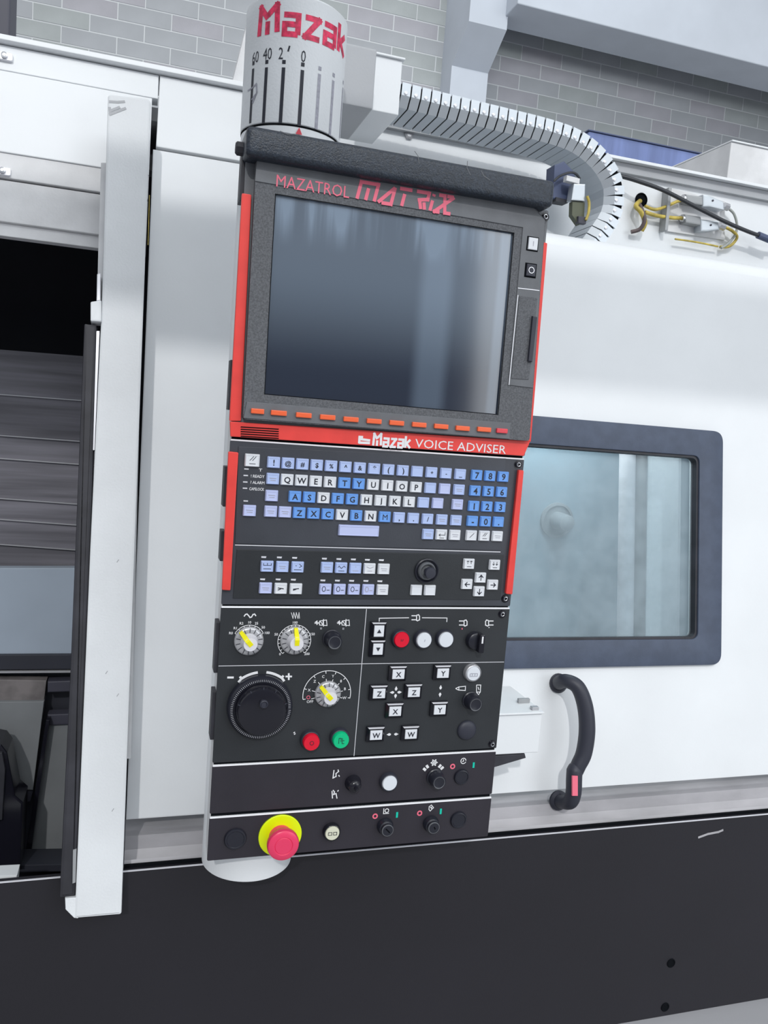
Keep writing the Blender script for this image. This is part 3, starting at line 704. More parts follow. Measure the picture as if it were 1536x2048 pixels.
# ================================================================ BEHIND THE MACHINE
wbx = empty('coolant_box', (1.15,.7,rz-.06), 'white sheet metal box on top of the machine at the right edge', 'box')
WB = YP(.62)
a = WB.px(1463,282)
mk('box_body', box(a[0],a[0]+.45,.62,.86,rz-.06,a[1]-.0015,bevel=.002), 'cream_paint', wbx)
mk('box_lid', box(a[0]-.001,a[0]+.452,.616,.864,a[1]-.001,a[1]+.002,bevel=.0008), 'white_paint', wbx)
q0 = YP(.63).px(1495,286); mk('lid_knob', box(q0[0],q0[0]+.03,.65,.67,a[1]+.002,a[1]+.008,bevel=.002), 'cast_grey', wbx)
BP = YP(2.2)
a = BP.px(1178,262); b = BP.px(1420,316)
bl = empty('blue_cabinet', (a[0]+.6,2.3,-1.3), 'blue painted steel cabinet standing behind the machine by the block wall', 'cabinet')
mk('cabinet_body', box(a[0],a[0]+1.1,2.2,2.7,-1.3,a[1],bevel=.006), 'blue_paint', bl)
mk('cabinet_top', box(a[0]-.005,a[0]+1.105,2.195,2.705,a[1],a[1]+.006,bevel=.002), 'navy_plastic', bl)

# ================================================================ CONTROL PANEL
PW = .39
cp = empty('control_panel', (PW/2,.0185,-.33), 'tall black control panel with a screen, keyboard, dials and red side strips', 'control panel')
def part(name, bm, m, label=None, parent=None, **k): return mk(name, bm, m, parent or cp, label=label, **k)
Zt = P0.px(491,318)[1]; Zb = P0.px(415,1722)[1]
z_red = P0.px(462,873)[1]; z_kt = P0.px(456,880)[1]; z_kb = P0.px(443,1209)[1]; z_dt = P0.px(443,1215)[1]; z_db = P0.px(425,1526)[1]
z_at = P0.px(425,1533)[1]; z_ab = P0.px(418,1628)[1]; z_bt = P0.px(418,1637)[1]
part('housing', prism(P0, rect(.0008,Zb+.0005,PW-.0008,Zt), -.036, -.0035), 'cream_paint', 'white sheet metal housing behind the black faces')
part('gap_liner', prism(P0, rect(.002,Zb+.004,PW-.002,Zt-.003), -.0035, -.0022), 'black_void')
# plates
part('screen_frame', prism(P0, rnd(rect(0,z_red,PW,Zt),.003), -.002, .001, bevel=.0008), 'bezel_grey')
part('keyboard_plate', prism(P0, rnd(rect(0,z_kb,PW,z_kt),.002), -.002, 0, bevel=.0005), 'panel_black')
part('dial_plate', prism(P0, rnd(rect(0,z_db,PW,z_dt),.002), -.002, 0, bevel=.0005), 'dial_black', 'dial plate with handwheel and push buttons')
part('switch_plate', prism(P0, rnd(rect(0,z_ab,PW,z_at),.002), -.002, 0, bevel=.0005), 'panel_black_low', 'upper narrow switch plate')
part('switch_plate', prism(P0, rnd(rect(0,Zb,PW,z_bt),.002), -.002, 0, bevel=.0005), 'panel_black_low', 'lowest switch plate with the emergency stop')
for z in (z_kt, z_dt, z_at, z_bt):
    part('edge_trim', prism(P0, rect(.0006,z-.0004,PW-.0006,z+.0016), -.002, .0006, bevel=.0003), 'bright_edge')
# inner raised fields of keyboard unit
part('keyboard_field', prism(P0, [P0.px(477,893,.0012),P0.px(1012,917,.0012),P0.px(1001,1101,.0012),P0.px(470,1087,.0012)][::-1], 0, .0012, bevel=.0004), 'panel_black')
part('mode_field', prism(P0, [P0.px(474,1099,.0010),P0.px(1008,1110,.0010),P0.px(1001,1200,.0010),P0.px(466,1197,.0010)][::-1], 0, .0010, bevel=.0004), 'dial_black')
q = plines(P0, [[(470,1090),(1001,1104)]], 1.8, .0005); part('field_edge', q, 'alu_edge')
# bezel
HB = .012
glass = pq(P0, [(551,388),(1028,466),(996,829),(529,788)], HB)
bez = pq(P0, [(513,318),(1062,406),(1091,441),(1059,882),(486,838)], HB)
part('screen_bezel', prism(P0, rnd(bez,[.003,.002,.002,.004,.004],3)[::-1], .001, HB, holes=[glass], bevel=.0), 'bezel_grain', 'grained grey screen bezel')
HH = HB+.0012
hdr = pq(P0, [(514,320),(1062,408),(1090,442),(1066,776),(1017,770),(1046,455),(510,362)], HH)
hp_ = part('header_plate', prism(P0, hdr[::-1], HB, HH, bevel=.0005), 'bezel_grey', 'smooth grey header plate with the lettering')
fst = pq(P0, [(494,803),(1022,846),(1019,878),(487,836)], HH)
part('soft_key_strip', prism(P0, fst[::-1], HB, HH, bevel=.0005), 'bezel_grey')
gl = part('display', prism(P0, glass[::-1], .004, .0085), 'screen_glass', 'dark glossy display with reflection streaks painted in')
part('display_edge', ribbons(P0, [glass], .0008, HB+.0002, closed=True), 'black_void')
# card slot door
cd = part('card_door', prism(P0, rnd(pq(P0,[(1039,592),(1075,596),(1058,759),(1023,757)],HH+.001),.001)[::-1], HH, HH+.001, bevel=.0004), 'bezel_grain')
part('latch', prism(P0, pq(P0,[(1066,632),(1075,634),(1065,724),(1057,722)],HH+.005)[::-1], HH, HH+.005, bevel=.0008), 'soft_black', parent=cd)
part('slot_edge', plines(P0, [[(1036,576),(1079,581)],[(1036,590),(1018,770)]], 1.6, HH+.0003), 'alu_edge', parent=hp_)
# power keys
for (x,y), mt, lb in (((1065,488),'key_white','white power on key'),((1061,541),'soft_black','dark power off key')):
    c = P0.px(x,y,HH); wl = part('key_well', prism(P0, crect(c,.0165,.0180), HH-.0005, HH+.0002), 'black_void')
    kk = part('power_key', prism(P0, crect(c,.0130,.0150), HH, HH+.0025, bevel=.0008), mt, lb)
    if mt=='key_white': part('legend', ribbons(P0, [[(c[0],c[1]-.003),(c[0],c[1]+.003)]], .0009, HH+.0027), 'grey_ink', parent=kk)
    else: part('legend', ribbons(P0, [circ(c,.0037,16)], .0009, HH+.0027, closed=True), 'alu_edge', parent=kk)
# orange soft keys
sk = [(515.4,822.5),(558,826),(608,830.4),(655.8,834.6),(702.5,838.8),(748.8,842.5),(794,846),(839,849.6),(883,853),(926,856.7),(969,859),(1004.6,861.7)]
for i, (x,y) in enumerate(sk):
    c = P0.px(x,y,HH+.003); w_ = .0155 if i in (0,11) else .0190
    part('soft_key', prism(P0, rnd(crect(c,w_,.0060),.0008,2), HH, HH+.0035, bevel=.001), 'red_key' if i==11 else 'orange_key', 'red soft key at the right end' if i==11 else None)
# red strips
def rbar(pts, lb): return part('red_strip', pprism(P0, pts, .001, .006, bevel=.001, r=.0015), 'red_plastic', lb)
rbar([(484,386),(503,389),(482,842),(459,842)], 'red strip left of the screen')
rbar([(1086,484),(1095,486),(1062,884),(1052,883)], 'red strip right of the screen')
rbar([(457,903),(477,905),(461,1181),(444,1180)], 'red strip left of the keyboard')
rbar([(1038,940),(1048,941),(1025,1189),(1012,1188)], 'red strip right of the keyboard')
rs = part('voice_strip', pprism(P0, [(460,843),(1061,882),(1048,912),(461,873)], .0012, .0055, bevel=.0008), 'red_plastic', 'red band under the screen')
for k in range(5):
    y = 854+k*4.6; part('louver', pprism(P0, [(482,y-1.2),(558,y+3.4),(557,y+5.4),(481,y+.8)], .0055, .0060), 'black_void', parent=rs)
part('adviser_lettering', ptext(P0, 'VOICE ADVISER', 923, 892.5, 18, .0058, wid=P0.px(1015,892,.0058)[0]-P0.px(832,892,.0058)[0], rot=-.003), 'white_ink', parent=rs)
a = P0.px(745,891,.0058); b = P0.px(820,889,.0058); q = bmesh.new(); H = .0150
logo(a[0], a[1], H, lambda u,v,e: P0.w(u,v,.0058+e), q, wx=(b[0]-a[0])/(3.68*H), th=.2); part('maker_logo', q, 'white_ink', parent=rs)
e0 = P0.px(716,885,.0058); q = ribbons(P0, [[(e0[0]+.001,e0[1]),(e0[0]+.0155,e0[1]+.0003)],[(e0[0]+.001,e0[1]+.0045),(e0[0]+.0155,e0[1]+.0035)],[(e0[0]+.0015,e0[1]-.001),(e0[0]+.0015,e0[1]+.0075)],[(e0[0],e0[1]+.007),(e0[0]+.006,e0[1]+.007)]], .0030, .0058); part('emblem', q, 'white_ink', parent=rs)
# header lettering
HT = HH+.0003
c0 = P0.px(553,360,HT); c1 = P0.px(699,383,HT)
part('header_lettering', text(P0, 'MAZATROL', ((c0[0]+c1[0])/2,(c0[1]+c1[1])/2-.0003), .0140, HT, wid=c1[0]-c0[0]), 'pink_ink', parent=hp_)
q = bmesh.new(); a = P0.px(714,396,HT); b = P0.px(900,419,HT); Hm = .0200; Wt = b[0]-a[0]
GM = [([[(0,0),(0,1),(1,1),(1,0)],[(.5,0),(.5,.70)]],1.28),
      ([[(-.05,0),(.72,.98)],[(.72,1),(.72,0),(.16,0)],[(.5,.40),(.5,.40001)]],1.0),
      ([[(0,1),(.75,1)],[(.36,.72),(.36,0)]],.80),
      ([[(.22,1),(.98,1),(.98,.62),(.40,.50)],[(.55,.42),(.72,0)],[(.80,.42),(.95,.0)]],1.18),
      ([[(.1,0),(.1,.62)],[(.1,.86),(.1,1)]],.40),
      ([[(0,1),(.36,1),(.62,0),(.98,0)],[(.92,1),(.50,1)],[(.95,1),(-.02,0),(.3,0)]],.95)]
tw = sum(g[1] for g in GM)-.02; x = 0; ux = Wt/(tw*Hm)
for L, adv in GM:
    ribbons(P0, [[(a[0]+(x+u)*Hm*ux+v*.004, a[1]-.0008+v*Hm) for u,v in l] for l in L], .0042, HT, q); x += adv
part('header_logo', q, 'pink_ink', parent=hp_)
# screws
def screw(px, py, h=0, r=.0046):
    c = P0.px(px,py,h); s = part('screw', lathe(P0, c, [(r*1.25,h),(r*1.25,h+.0006),(r,h+.0006),(r,h+.0022),(r*.8,h+.0026),(r*.5,h+.0026),(r*.45,h+.0008),(0,h+.0008)], 20), 'gloss_black', smooth=True)
    part('socket', lathe(P0, c, [(r*.62,h+.00265),(r*.5,h+.0028),(r*.42,h+.0026)], 12, caps=False), 'chrome', parent=s)
for x,y in ((1036,929),(1010,1197),(1004,1228),(984,1488)): screw(x,y)
screw(1090,434,.001)
# hinge tabs on the left side
for ya, yb_, x in ((312,405,479),(720,820,460),(932,1012,448),(1060,1120,440),(1242,1342,430),(1380,1475,420)):
    za = YP(.012).px(x,ya)[1]; zb_ = YP(.012).px(x,yb_)[1]
    part('hinge_tab', box(-.0042,.0009,.004,.026,zb_,za,bevel=.001), 'rubber_black')
# padded bar
pb = [P0.px(x,y,.030) for x,y in ((498,249),(1112,361),(1107,412),(491,312))]
part('padded_bar', box(pb[3][0],pb[1][0],-.030,.034,(pb[3][1]+pb[2][1])/2,(pb[0][1]+pb[1][1])/2,bevel=.007), 'pad_navy', 'navy black textured padded bar on top', smooth=True)
q = bmesh.new()
for L in (((829,302),(836,312),(838,326)),((935,322),(934,336),(941,350)),((962,341),(968,352),(980,360)),((560,262),(575,268),(590,268))):
    ribbons(P0, [[P0.px(x,y,.0302) for x,y in L]], .0008, .0302, q)
part('scratch', q, 'bezel_grey', 'pale scratches on the padded bar')
ks = YP(.0)
c = P0.px(474,298,.0); kb = part('side_knob', lathe(Plane((0,.004,c[1]+.002),(0,1,0),(0,0,1),(-1,0,0)), (0,0), [(.005,-.001),(.005,.003),(.008,.0035),(.008,.010),(.006,.012),(0,.012)], 8), 'rubber_black')

# ---- key caps
def keybm(c, w_, h_, hb, ht):
    bm = bmesh.new(); L = []
    for dx, h, sh in ((0,hb,0),(0,hb+.0018,0),(.0011,ht,0),(.0019,ht,0),(.0024,ht-.0004,0)):
        L.append([bm.verts.new(P0.w(c[0]+a,c[1]+b,h)) for a,b in ((-w_/2+dx,-h_/2+dx*.8),(w_/2-dx,-h_/2+dx*.8),(w_/2-dx,h_/2-dx*1.1),(-w_/2+dx,h_/2-dx*1.1))])
    for A,B in zip(L,L[1:]):
        for k in range(4): bm.faces.new((A[k],A[(k+1)%4],B[(k+1)%4],B[k]))
    bm.faces.new(L[0]); bm.faces.new(L[-1])
    ed = [e for e in bm.edges if abs(e.verts[0].co.x-e.verts[1].co.x)<1e-9 and abs(e.verts[0].co.z-e.verts[1].co.z)<1e-9]
    if ed: bmesh.ops.bevel(bm, geom=ed, offset=.0007, segments=1, affect='EDGES')
    return bm
kproto = {}; KT = .0052
def key(px, py, mt='key_pale', leg=None, w_=.0158, h_=.0138, name='key', ht=KT, lh=.0068, bold=.0, mark=None, ink='black_ink', hb=.0008):
    c = P0.px(px,py,ht); kk = (mt,w_,h_,name,hb)
    if kk not in kproto: o = part(name, keybm(c,w_,h_,hb,ht), mt, at=P0.w(c[0],c[1],hb)); kproto[kk] = o
    else: o = dup(kproto[kk], P0.w(c[0],c[1],hb), cp)
    if leg: part('legend', text(P0, leg, c, lh, ht-.00025, bold=bold), ink, parent=o)
    if mark:
        L = [[(c[0]+u*w_, c[1]+v*h_) for u,v in l] for l in mark]; part('legend', ribbons(P0, L, .0007 if ink!='big' else .0012, ht-.00025), 'grey_ink' if ink=='grey_ink' else 'black_ink', parent=o)
    return o
def lerp(a,b,t): return a+(b-a)*t
def row(x0,y0,x1,y1,n,items):
    for i, it in enumerate(items):
        if it is None: continue
        t = i/(n-1); key(lerp(x0,x1,t), lerp(y0,y1,t), **it)
WT = 'key_white'; BL = 'key_blue'; PA = 'key_pale'; LI = 'key_lilac'
small = [[(-.28,.06),(.26,.04)],[(-.2,-.12),(.22,-.13)]]
def K(l, m=PA, lh=.0074, **k): return dict(leg=l, mt=m, lh=lh, bold=0 if l=='M' else .022, **k)
def Q(m=PA, mark=small): return dict(mt=m, mark=mark, ink='grey_ink')
N0 = lambda m=PA: dict(mt=m)
row(548,925,921.7,948.8,14,[K('!'),K('@',lh=.006),K('#',lh=.006),K('$',lh=.006),K('%',lh=.0055),K('^',lh=.006),K('&',lh=.006),K('*'),K('('),K(')'),N0(),K('+',lh=.005),K('-',lh=.005),K('_',lh=.006)])
row(546.2,957.9,919.2,979.8,14,[Q(),K('Q',WT),K('W',WT),K('E',WT),K('R',WT),K('T',BL),K('Y',BL),K('U',WT),K('I',WT),K('O',WT),K('P',WT),N0(),N0(LI),Q()])
key(543.9,991.9,**Q(LI))
row(590.6,993.6,876.5,1007,11,[K('A',BL),K('S',BL),K('D',WT),K('F',BL),K('G',BL),K('H',WT),K('J',WT),K('K',WT),K('L',WT),N0(),N0(LI)])
key(916,1009.4,**Q(LI))
row(542,1023.3,913.3,1041.2,14,[Q(LI),Q(LI),K('Z',BL),K('X',BL),K('C',BL),K('V',WT),K('B',BL),K('N',WT),K('M',BL),K(',',lh=.007),K('.',lh=.007),K('/',lh=.006),Q(),Q()])
key(499.5,1021.8,**Q(LI))
for (xa,ya,xb,yb_), L in (((954.6,950.6,1007.7,953.8),'789'),((951.5,981.9,1004.6,984.5),'456'),((948.7,1012.6,1001.5,1014.6),'123')):
    row(xa,ya,xb,yb_,3,[K(s,BL,.0084) for s in L])
row(946,1042.6,998,1044.2,3,[K('-',BL,.0084),K('0',BL,.0084),K('.',BL,.0084)])
key(718.7,1062,'key_lilac',w_=.0535,h_=.0140,name='space_key')
ret = [[(.28,.26),(.28,-.02),(-.25,-.02)],[(-.12,.1),(-.25,-.02),(-.12,-.14)],[(-.2,-.3),(.2,-.3)]]
row(857,1069,910.8,1070.6,3,[Q(),dict(mt=WT,mark=ret),Q(WT)])
row(943.8,1071.5,995.8,1073,3,[dict(mt=WT,mark=[[(-.18,-.2),(.2,.25)]]),dict(mt=WT,mark=[[(-.18,-.02),(.05,.3)],[(-.02,-.02),(.2,.3)],[(-.2,-.25),(.2,-.25)]]),Q(WT)])
key(505,921,WT,w_=.0180,h_=.0155,mark=[[(-.18,-.02),(.08,.32)],[(0,-.02),(.24,.32)],[(-.2,-.26),(.22,-.26)]])
# keyboard status lamps and lettering
for x,y in ((493,938),(491.5,951),(490.5,964),(490,976.5),(491.5,1002)):
    part('status_lamp', pprism(P0, [(x-4.5,y-1.4),(x+4.5,y-1.0),(x+4.5,y+1.4),(x-4.5,y+1.0)], .0012, .0018), 'alu_edge')
for s,x,y,w_ in (('T',521,940,.004),('! READY',515.5,952.5,.0165),('? ALARM',515,965,.0170),('CAPSLOCK',513.5,978,.0180)):
    c = P0.px(x,y,.0015); part('lettering', text(P0, s, c, .0036, .0015, wid=w_, bold=.012), 'white_ink')
# mode keys
MK = .0048
glyph_sets = [[[(-.3,.3),(-.3,.12),(.3,.12),(.3,.3)],[(0,.35),(0,.1)],[(-.3,-.2),(.3,-.2)]], small, [[(.1,.3),(.3,.12),(.1,-.02)],[(-.2,.15),(-.1,.15)],[(-.3,-.22),(.3,-.22)]]]
for xs,ys,L in (((534.7,1133.4,595.9,1134.9),None,[dict(mt=PA,mark=glyph_sets[0]),Q(PA),dict(mt=PA,mark=glyph_sets[2])]),((531.6,1177,592.5,1178.6),None,[Q(LI),dict(mt=WT,mark=[[(-.25,.08),(.22,0)],[(-.25,-.12),(0,0)]],ink='big'),dict(mt=WT,mark=[[(-.25,.0),(.22,.06)],[(-.25,-.1),(0,0)]],ink='big')])):
    row(*xs,3,L)
wav = [[(-.3,.05),(-.2,.2),(-.1,.05),(0,-.02),(.1,.1),(.2,.2),(.32,.08)],[(-.25,-.26),(.25,-.26)]]
crc = [[(-.15+.14*math.cos(a/6*math.pi), .05+.22*math.sin(a/6*math.pi)) for a in range(13)],[(.08,-.05),(.32,-.05)]]
row(654.7,1135.7,768.5,1138.8,5,[Q(PA),dict(mt=PA,mark=wav),Q(PA,[[(-.04,.15),(.04,.15)],[(-.25,-.22),(.25,-.22)]]),Q(WT,[[(-.3,.2),(0,.05),(.3,.2)],[(-.2,-.2),(.2,-.2)]]),Q(WT)])
row(651.4,1179.2,766,1180.4,5,[dict(mt=LI,mark=crc),dict(mt=LI,mark=crc),dict(mt=LI,mark=crc),dict(mt=LI,mark=crc,ink='grey_ink'),Q(WT)])
for x,y in [(527.7,1114.4),(559,1115),(589.5,1115.8),(525.5,1158.8),(556.5,1159),(587,1159.6),(649,1117.5),(678,1118.3),(707,1119),(735,1119.8),(763,1120.4),(646,1161),(675,1161.4),(703.5,1161.8),(732,1162),(760,1162.6)]:
    part('status_lamp', pprism(P0, [(x-5,y-1.8),(x+5,y-1.6),(x+4,y+1.8),(x-5,y+1.2)], .0008, .0016), 'alu_edge')
key(833.8,1181,WT); key(861,1181.4,WT)
up2 = [[(-.15,.02),(-.15,.35)],[(-.25,.22),(-.15,.36),(-.05,.22)],[(.15,.02),(.15,.35)],[(.05,.22),(.15,.36),(.25,.22)],[(-.2,-.25),(.2,-.25)]]
dn2 = [[(a,-b+.35) for a,b in l] if i<4 else l for i,l in enumerate([[(-.15,.02),(-.15,.35)],[(-.25,.22),(-.15,.36),(-.05,.22)],[(.15,.02),(.15,.35)],[(.05,.22),(.15,.36),(.25,.22)],[(-.2,-.25),(.2,-.25)]])]
key(939,1128.4,WT,mark=up2); key(990.5,1130.4,WT,mark=dn2)
def arrow(dx,dy):
    return [[(-.24*dx,-.28*dy),(.2*dx,.24*dy)],[(.02*dx-.2*dy,.02*dy-.22*dx),(.22*dx,.28*dy),(.02*dx+.2*dy,.02*dy+.22*dx)],[(.12*dx-.08*dy,.14*dy-.1*dx),(.12*dx+.08*dy,.14*dy+.1*dx)]]
for x,y,dx,dy in ((962.3,1156,0,1),(935,1169,-1,0),(986.5,1170.3,1,0),(959.2,1183.5,0,-1)): key(x,y,WT,mark=arrow(dx,dy),ink='big')
# joystick
c = P0.px(852,1141)
js = part('joystick', lathe(P0, c, [(.0165,.001),(.0165,.0035),(.0150,.0045),(.0135,.003),(.0125,.002),(0,.002)], 36), 'knob_black', smooth=True)
part('joystick_collar', lathe(P0, c, [(.0120,.002),(.0115,.006),(.0100,.0075),(.0085,.006),(.0085,.003)], 30), 'bezel_grey', parent=js, smooth=True)
part('joystick_cap', lathe(P0, c, [(.004,.003),(.005,.012),(.0075,.013),(.0080,.016),(.0068,.0185),(0,.019)], 28), 'soft_black', parent=js, smooth=True)

# ---- dial unit lines and symbols
part('divider_line', plines(P0, [[(733,1218),(708,1512)]], 1.3, .0003), 'alu_edge')
part('divider_line', plines(P0, [[(437,1332),(723,1327.5),(1008,1324)]], 1.3, .0003), 'alu_edge')
def sym(lines, w_=1.5, mt='white_ink', name='symbol', label=None): return part(name, plines(P0, lines, w_, .0003), mt, label)
sym([[(488,1233),(491,1229),(494,1228),(497,1231),(500,1235),(503,1234),(506,1229),(509,1228),(512,1232)]], 2.2)
sym([[(582.5,1225),(586,1237),(587.5,1225),(591,1237),(592.5,1225),(596,1237),(598,1225),(599,1237)]], 1.0)
for s,x,y in (('R0',462,1266),('R1',470.5,1256),('R2',483,1246.5),('10',499.5,1244.5),('25',513,1246.5),('50',526.5,1254.5),('100',534.5,1265.5),('50',552.5,1268.5),('100',590.5,1245),('150',625,1268),('0',560,1308),('200',614,1307.5)):
    part('lettering', ptext(P0, s, x, y, 5.2, .0003, bold=.012), 'white_ink')
def arc(cx,cy,r,a0,a1,n=20):   # degrees, plane circle around a pixel, r in px
    c = P0.px(cx,cy); R_ = r*MPP; return [(c[0]+R_*math.cos(math.radians(lerp(a0,a1,k/n))), c[1]+R_*math.sin(math.radians(lerp(a0,a1,k/n)))) for k in range(n+1)]
def ticks(cx,cy,r0,r1,angs):
    c = P0.px(cx,cy); return [[(c[0]+r*MPP*math.cos(math.radians(a)), c[1]+r*MPP*math.sin(math.radians(a))) for r in (r0,r1)] for a in angs]
q = ribbons(P0, [arc(497.4,1281,30,28,152)]+ticks(497.4,1281,26,30,[28,48,69,90,111,132,152]), .0008, .0003); part('scale_ring', q, 'white_ink')
q = ribbons(P0, [arc(588.5,1282,32,-48,228,36)]+ticks(588.5,1282,28,32,[lerp(-48,228,k/20) for k in range(21)]), .0008, .0003); part('scale_ring', q, 'white_ink')
q = ribbons(P0, [arc(653.6,1388.5,48,-10,190,36)]+ticks(653.6,1388.5,25,32,[-14,12,44,72,97,127,164,194])+ticks(653.6,1388.5,43,48,[-10,12,44,72,97,127,164,190]), .0009, .0003); part('scale_ring', q, 'white_ink')
for s,x,y in (('X',618.5,1380),('Z',629.5,1362.5),('C',646.5,1353),('Y',666,1352),('8',682,1362),('B',690,1377.5),('W',689,1395.5),('OFF',620,1403)):
    part('lettering', ptext(P0, s, x, y, 5.5, .0003, bold=.01), 'white_ink')
part('off_mark', ribbons(P0, [circ(P0.px(616.5,1394.5),.0021,12)], .0008, .0003, closed=True), 'pink_ink')
def dial(px, py, r, ang, lb, capr=.0090, sk=.0055):
    c = P0.px(px,py); R_ = r*MPP
    d = part('selector_dial', lathe(P0, c, [(R_,.0),(R_,.003),(R_*.94,sk-.001),(R_*.8,sk),(capr,sk)], 40), 'clear_skirt', lb, smooth=True)
    q = ribbons(P0, [[(c[0]+rr*math.cos(a),c[1]+rr*math.sin(a)) for rr in (R_*.62,R_*.93)] for a in [math.radians(k*360/14+12) for k in range(14)]], .0008, sk+.0003); part('dial_mark', q, 'black_ink', parent=d)
    part('dial_cap', lathe(P0, c, [(capr*1.15,sk),(capr,.016),(capr*.93,.0185),(0,.0188)], 28), 'knob_white', parent=d, smooth=True)
    a = math.radians(ang); dx, dy = math.cos(a), math.sin(a); n_ = Vector((-dy,dx))*.0028
    bm = bmesh.new(); L = []
    for t,h,ww in ((-.002,.0192,1),(R_*.30,.0205,1),(R_*.55,.0170,1),(R_*.97,.0085,.8)):
        L.append([bm.verts.new(P0.w(c[0]+dx*t+n_.x*s*ww, c[1]+dy*t+n_.y*s*ww, hh)) for s,hh in ((-1,h),(1,h),(1,max(h-.006,sk)),(-1,max(h-.006,sk)))])
    for A,B in zip(L,L[1:]):
        for k in range(4): bm.faces.new((A[k],A[(k+1)%4],B[(k+1)%4],B[k]))
    bm.faces.new(L[0]); bm.faces.new(L[-1]); bmesh.ops.recalc_face_normals(bm, faces=bm.faces[:])
    part('pointer', bm, 'yellow_paint', parent=d)
dial(497.4,1281,27.5,131,'white rapid override dial with a yellow pointer')
dial(588.5,1280,27.5,91,'white feed override dial with a yellow pointer')
dial(655,1387,26,133,'white axis selector dial with a yellow pointer')
# round black knobs
def knob(px, py, r, H_, lb=None, mt='knob_black', name='rotary_knob', taper=.88):
    c = P0.px(px,py); R_ = r*MPP
    k = part(name, lathe(P0, c, [(R_*1.12,0),(R_*1.12,.002),(R_,.003),(R_*.98,.004),(R_*taper,H_-.001),(R_*(taper-.08),H_),(R_*(taper-.2),H_-.0006),(0,H_-.0006)], 32), mt, lb, smooth=True)
    part('cap_ring', lathe(P0, c, [(R_*(taper-.12),H_-.0004),(R_*(taper-.15),H_),(R_*(taper-.2),H_-.0004)], 28, caps=False), 'bezel_grey', parent=k)
    return k
knob(663,1277,16.5,.019,'black coolant selector knob')
knob(941,1400,17,.019,'black tool selector knob')
knob(869.5,1554,16.5,.018,'black knob under the white flower symbol')
# tool arrows
def toolarrow(x,y):
    sym([[(x-15,y),(x-6,y)]],2.6); sym([[(x-15,y),(x-10,y-4),(x-10,y+4)]],1.8)
    sym([[(x-5,y-4),(x+9,y-6),(x+10,y+5),(x-5,y+4),(x-5,y-4)],[(x-4,y-4),(x+2,y+4)],[(x+2,y-5),(x+2,y+5)],[(x+3,y-8),(x+3,y+7)]],1.5)
toolarrow(644,1246); toolarrow(689,1246)
for x,y in ((642,1257),(686.5,1257.5)): part('status_lamp', pprism(P0, [(x-2,y-2),(x+2,y-2),(x+2,y+2),(x-2,y+2)], 0, .001), 'chrome')
# handwheel
c = P0.px(519,1411); R_ = 61*MPP
hw = part('handwheel', lathe(P0, c, [(R_*1.02,0),(R_*1.02,.004),(R_,.009),(R_*.96,.011),(R_*.84,.011),(R_*.82,.0095),(R_*.80,.0095)], 72), 'knob_black', 'black jog handwheel', smooth=True)
q = ribbons(P0, [[(c[0]+rr*math.cos(a),c[1]+rr*math.sin(a)) for rr in (R_*.865,R_*.935)] for a in [math.radians(k*3.6) for k in range(100)]], .00038, .0113); part('tick_marks', q, 'alu_edge', parent=hw)
part('wheel_hub', lathe(P0, c, [(R_*.80,.0095),(R_*.80,.0115),(R_*.76,.021),(R_*.72,.0235),(R_*.60,.0245),(0,.0245)], 56), 'gloss_black', parent=hw, smooth=True)
q = ribbons(P0, [[(c[0]+R_*.80*math.cos(a),c[1]+R_*.80*math.sin(a)),(c[0]+R_*.72*math.cos(a),c[1]+R_*.72*math.sin(a))] for a in [math.radians(k) for k in (20,60,90,120,160)]], .0012, .0245+.0002); part('hub_mark', q, 'soft_black', parent=hw)
c2 = (c[0]+.0008, c[1]+.012); part('crank_stud', lathe(P0, c2, [(.0052,.0245),(.0052,.029),(.0040,.030),(.0030,.0285),(0,.0285)], 20), 'soft_black', parent=hw, smooth=True)
sym([[(454.5,1355),(467.5,1355)]],4,name='minus_sign'); sym([[(571,1353),(584,1353)],[(577.5,1346.5),(577.5,1360)]],3.4,name='plus_sign')
aw = arc(520,1412,67,97,125,10); sym_a = ribbons(P0, [aw], .0032, .0003); ribbons(P0, [[aw[-1],(aw[-1][0]-.0035,aw[-1][1]-.0045)],[aw[-1],(aw[-1][0]-.002,aw[-1][1]+.003)]], .0030, .0003, sym_a); part('direction_arrow', sym_a, 'white_ink')
aw = arc(520,1412,67,83,55,10); sym_a = ribbons(P0, [aw], .0032, .0003); ribbons(P0, [[aw[-1],(aw[-1][0]+.0035,aw[-1][1]-.0045)],[aw[-1],(aw[-1][0]+.002,aw[-1][1]+.003)]], .0030, .0003, sym_a); part('direction_arrow', sym_a, 'white_ink')
sym([[(520.5,1351),(520.5,1358)]],1.2)
# push buttons
def button(px, py, r, mt, lb, H_=.010, mark=None, collar='soft_black', name='push_button'):
    c = P0.px(px,py); R_ = r*MPP
    b = part(name, lathe(P0, c, [(R_*1.18,0),(R_*1.18,.003),(R_*1.08,.0065),(R_*1.0,.0070),(R_*.98,.0055)], 32), collar, lb, smooth=True)
    part('button_cap', lathe(P0, c, [(R_*.97,.0055),(R_*.96,H_-.0015),(R_*.88,H_),(0,H_+.0003)], 32), mt, parent=b, smooth=True)
    if mark: part('legend', ribbons(P0, [[(c[0]+u*R_,c[1]+v*R_) for u,v in l] for l in mark], .0007, H_+.0006), 'black_ink' if mt!='btn_white' else 'grey_ink', parent=b)
    return b
cm = [[(.22*math.cos(a/5*math.pi),.22*math.sin(a/5*math.pi)) for a in range(11)]]
button(619.5,1478,17.0,'btn_red','red cycle stop button',.013,cm)
button(678,1474,17.0,'btn_green','green cycle start button',.013,[[(-.3,-.3),(-.3,.35),(-.05,.35),(-.05,-.1)],[(.1,.35),(.1,-.3),(.35,-.3)],[(.1,.05),(.35,.05)]])
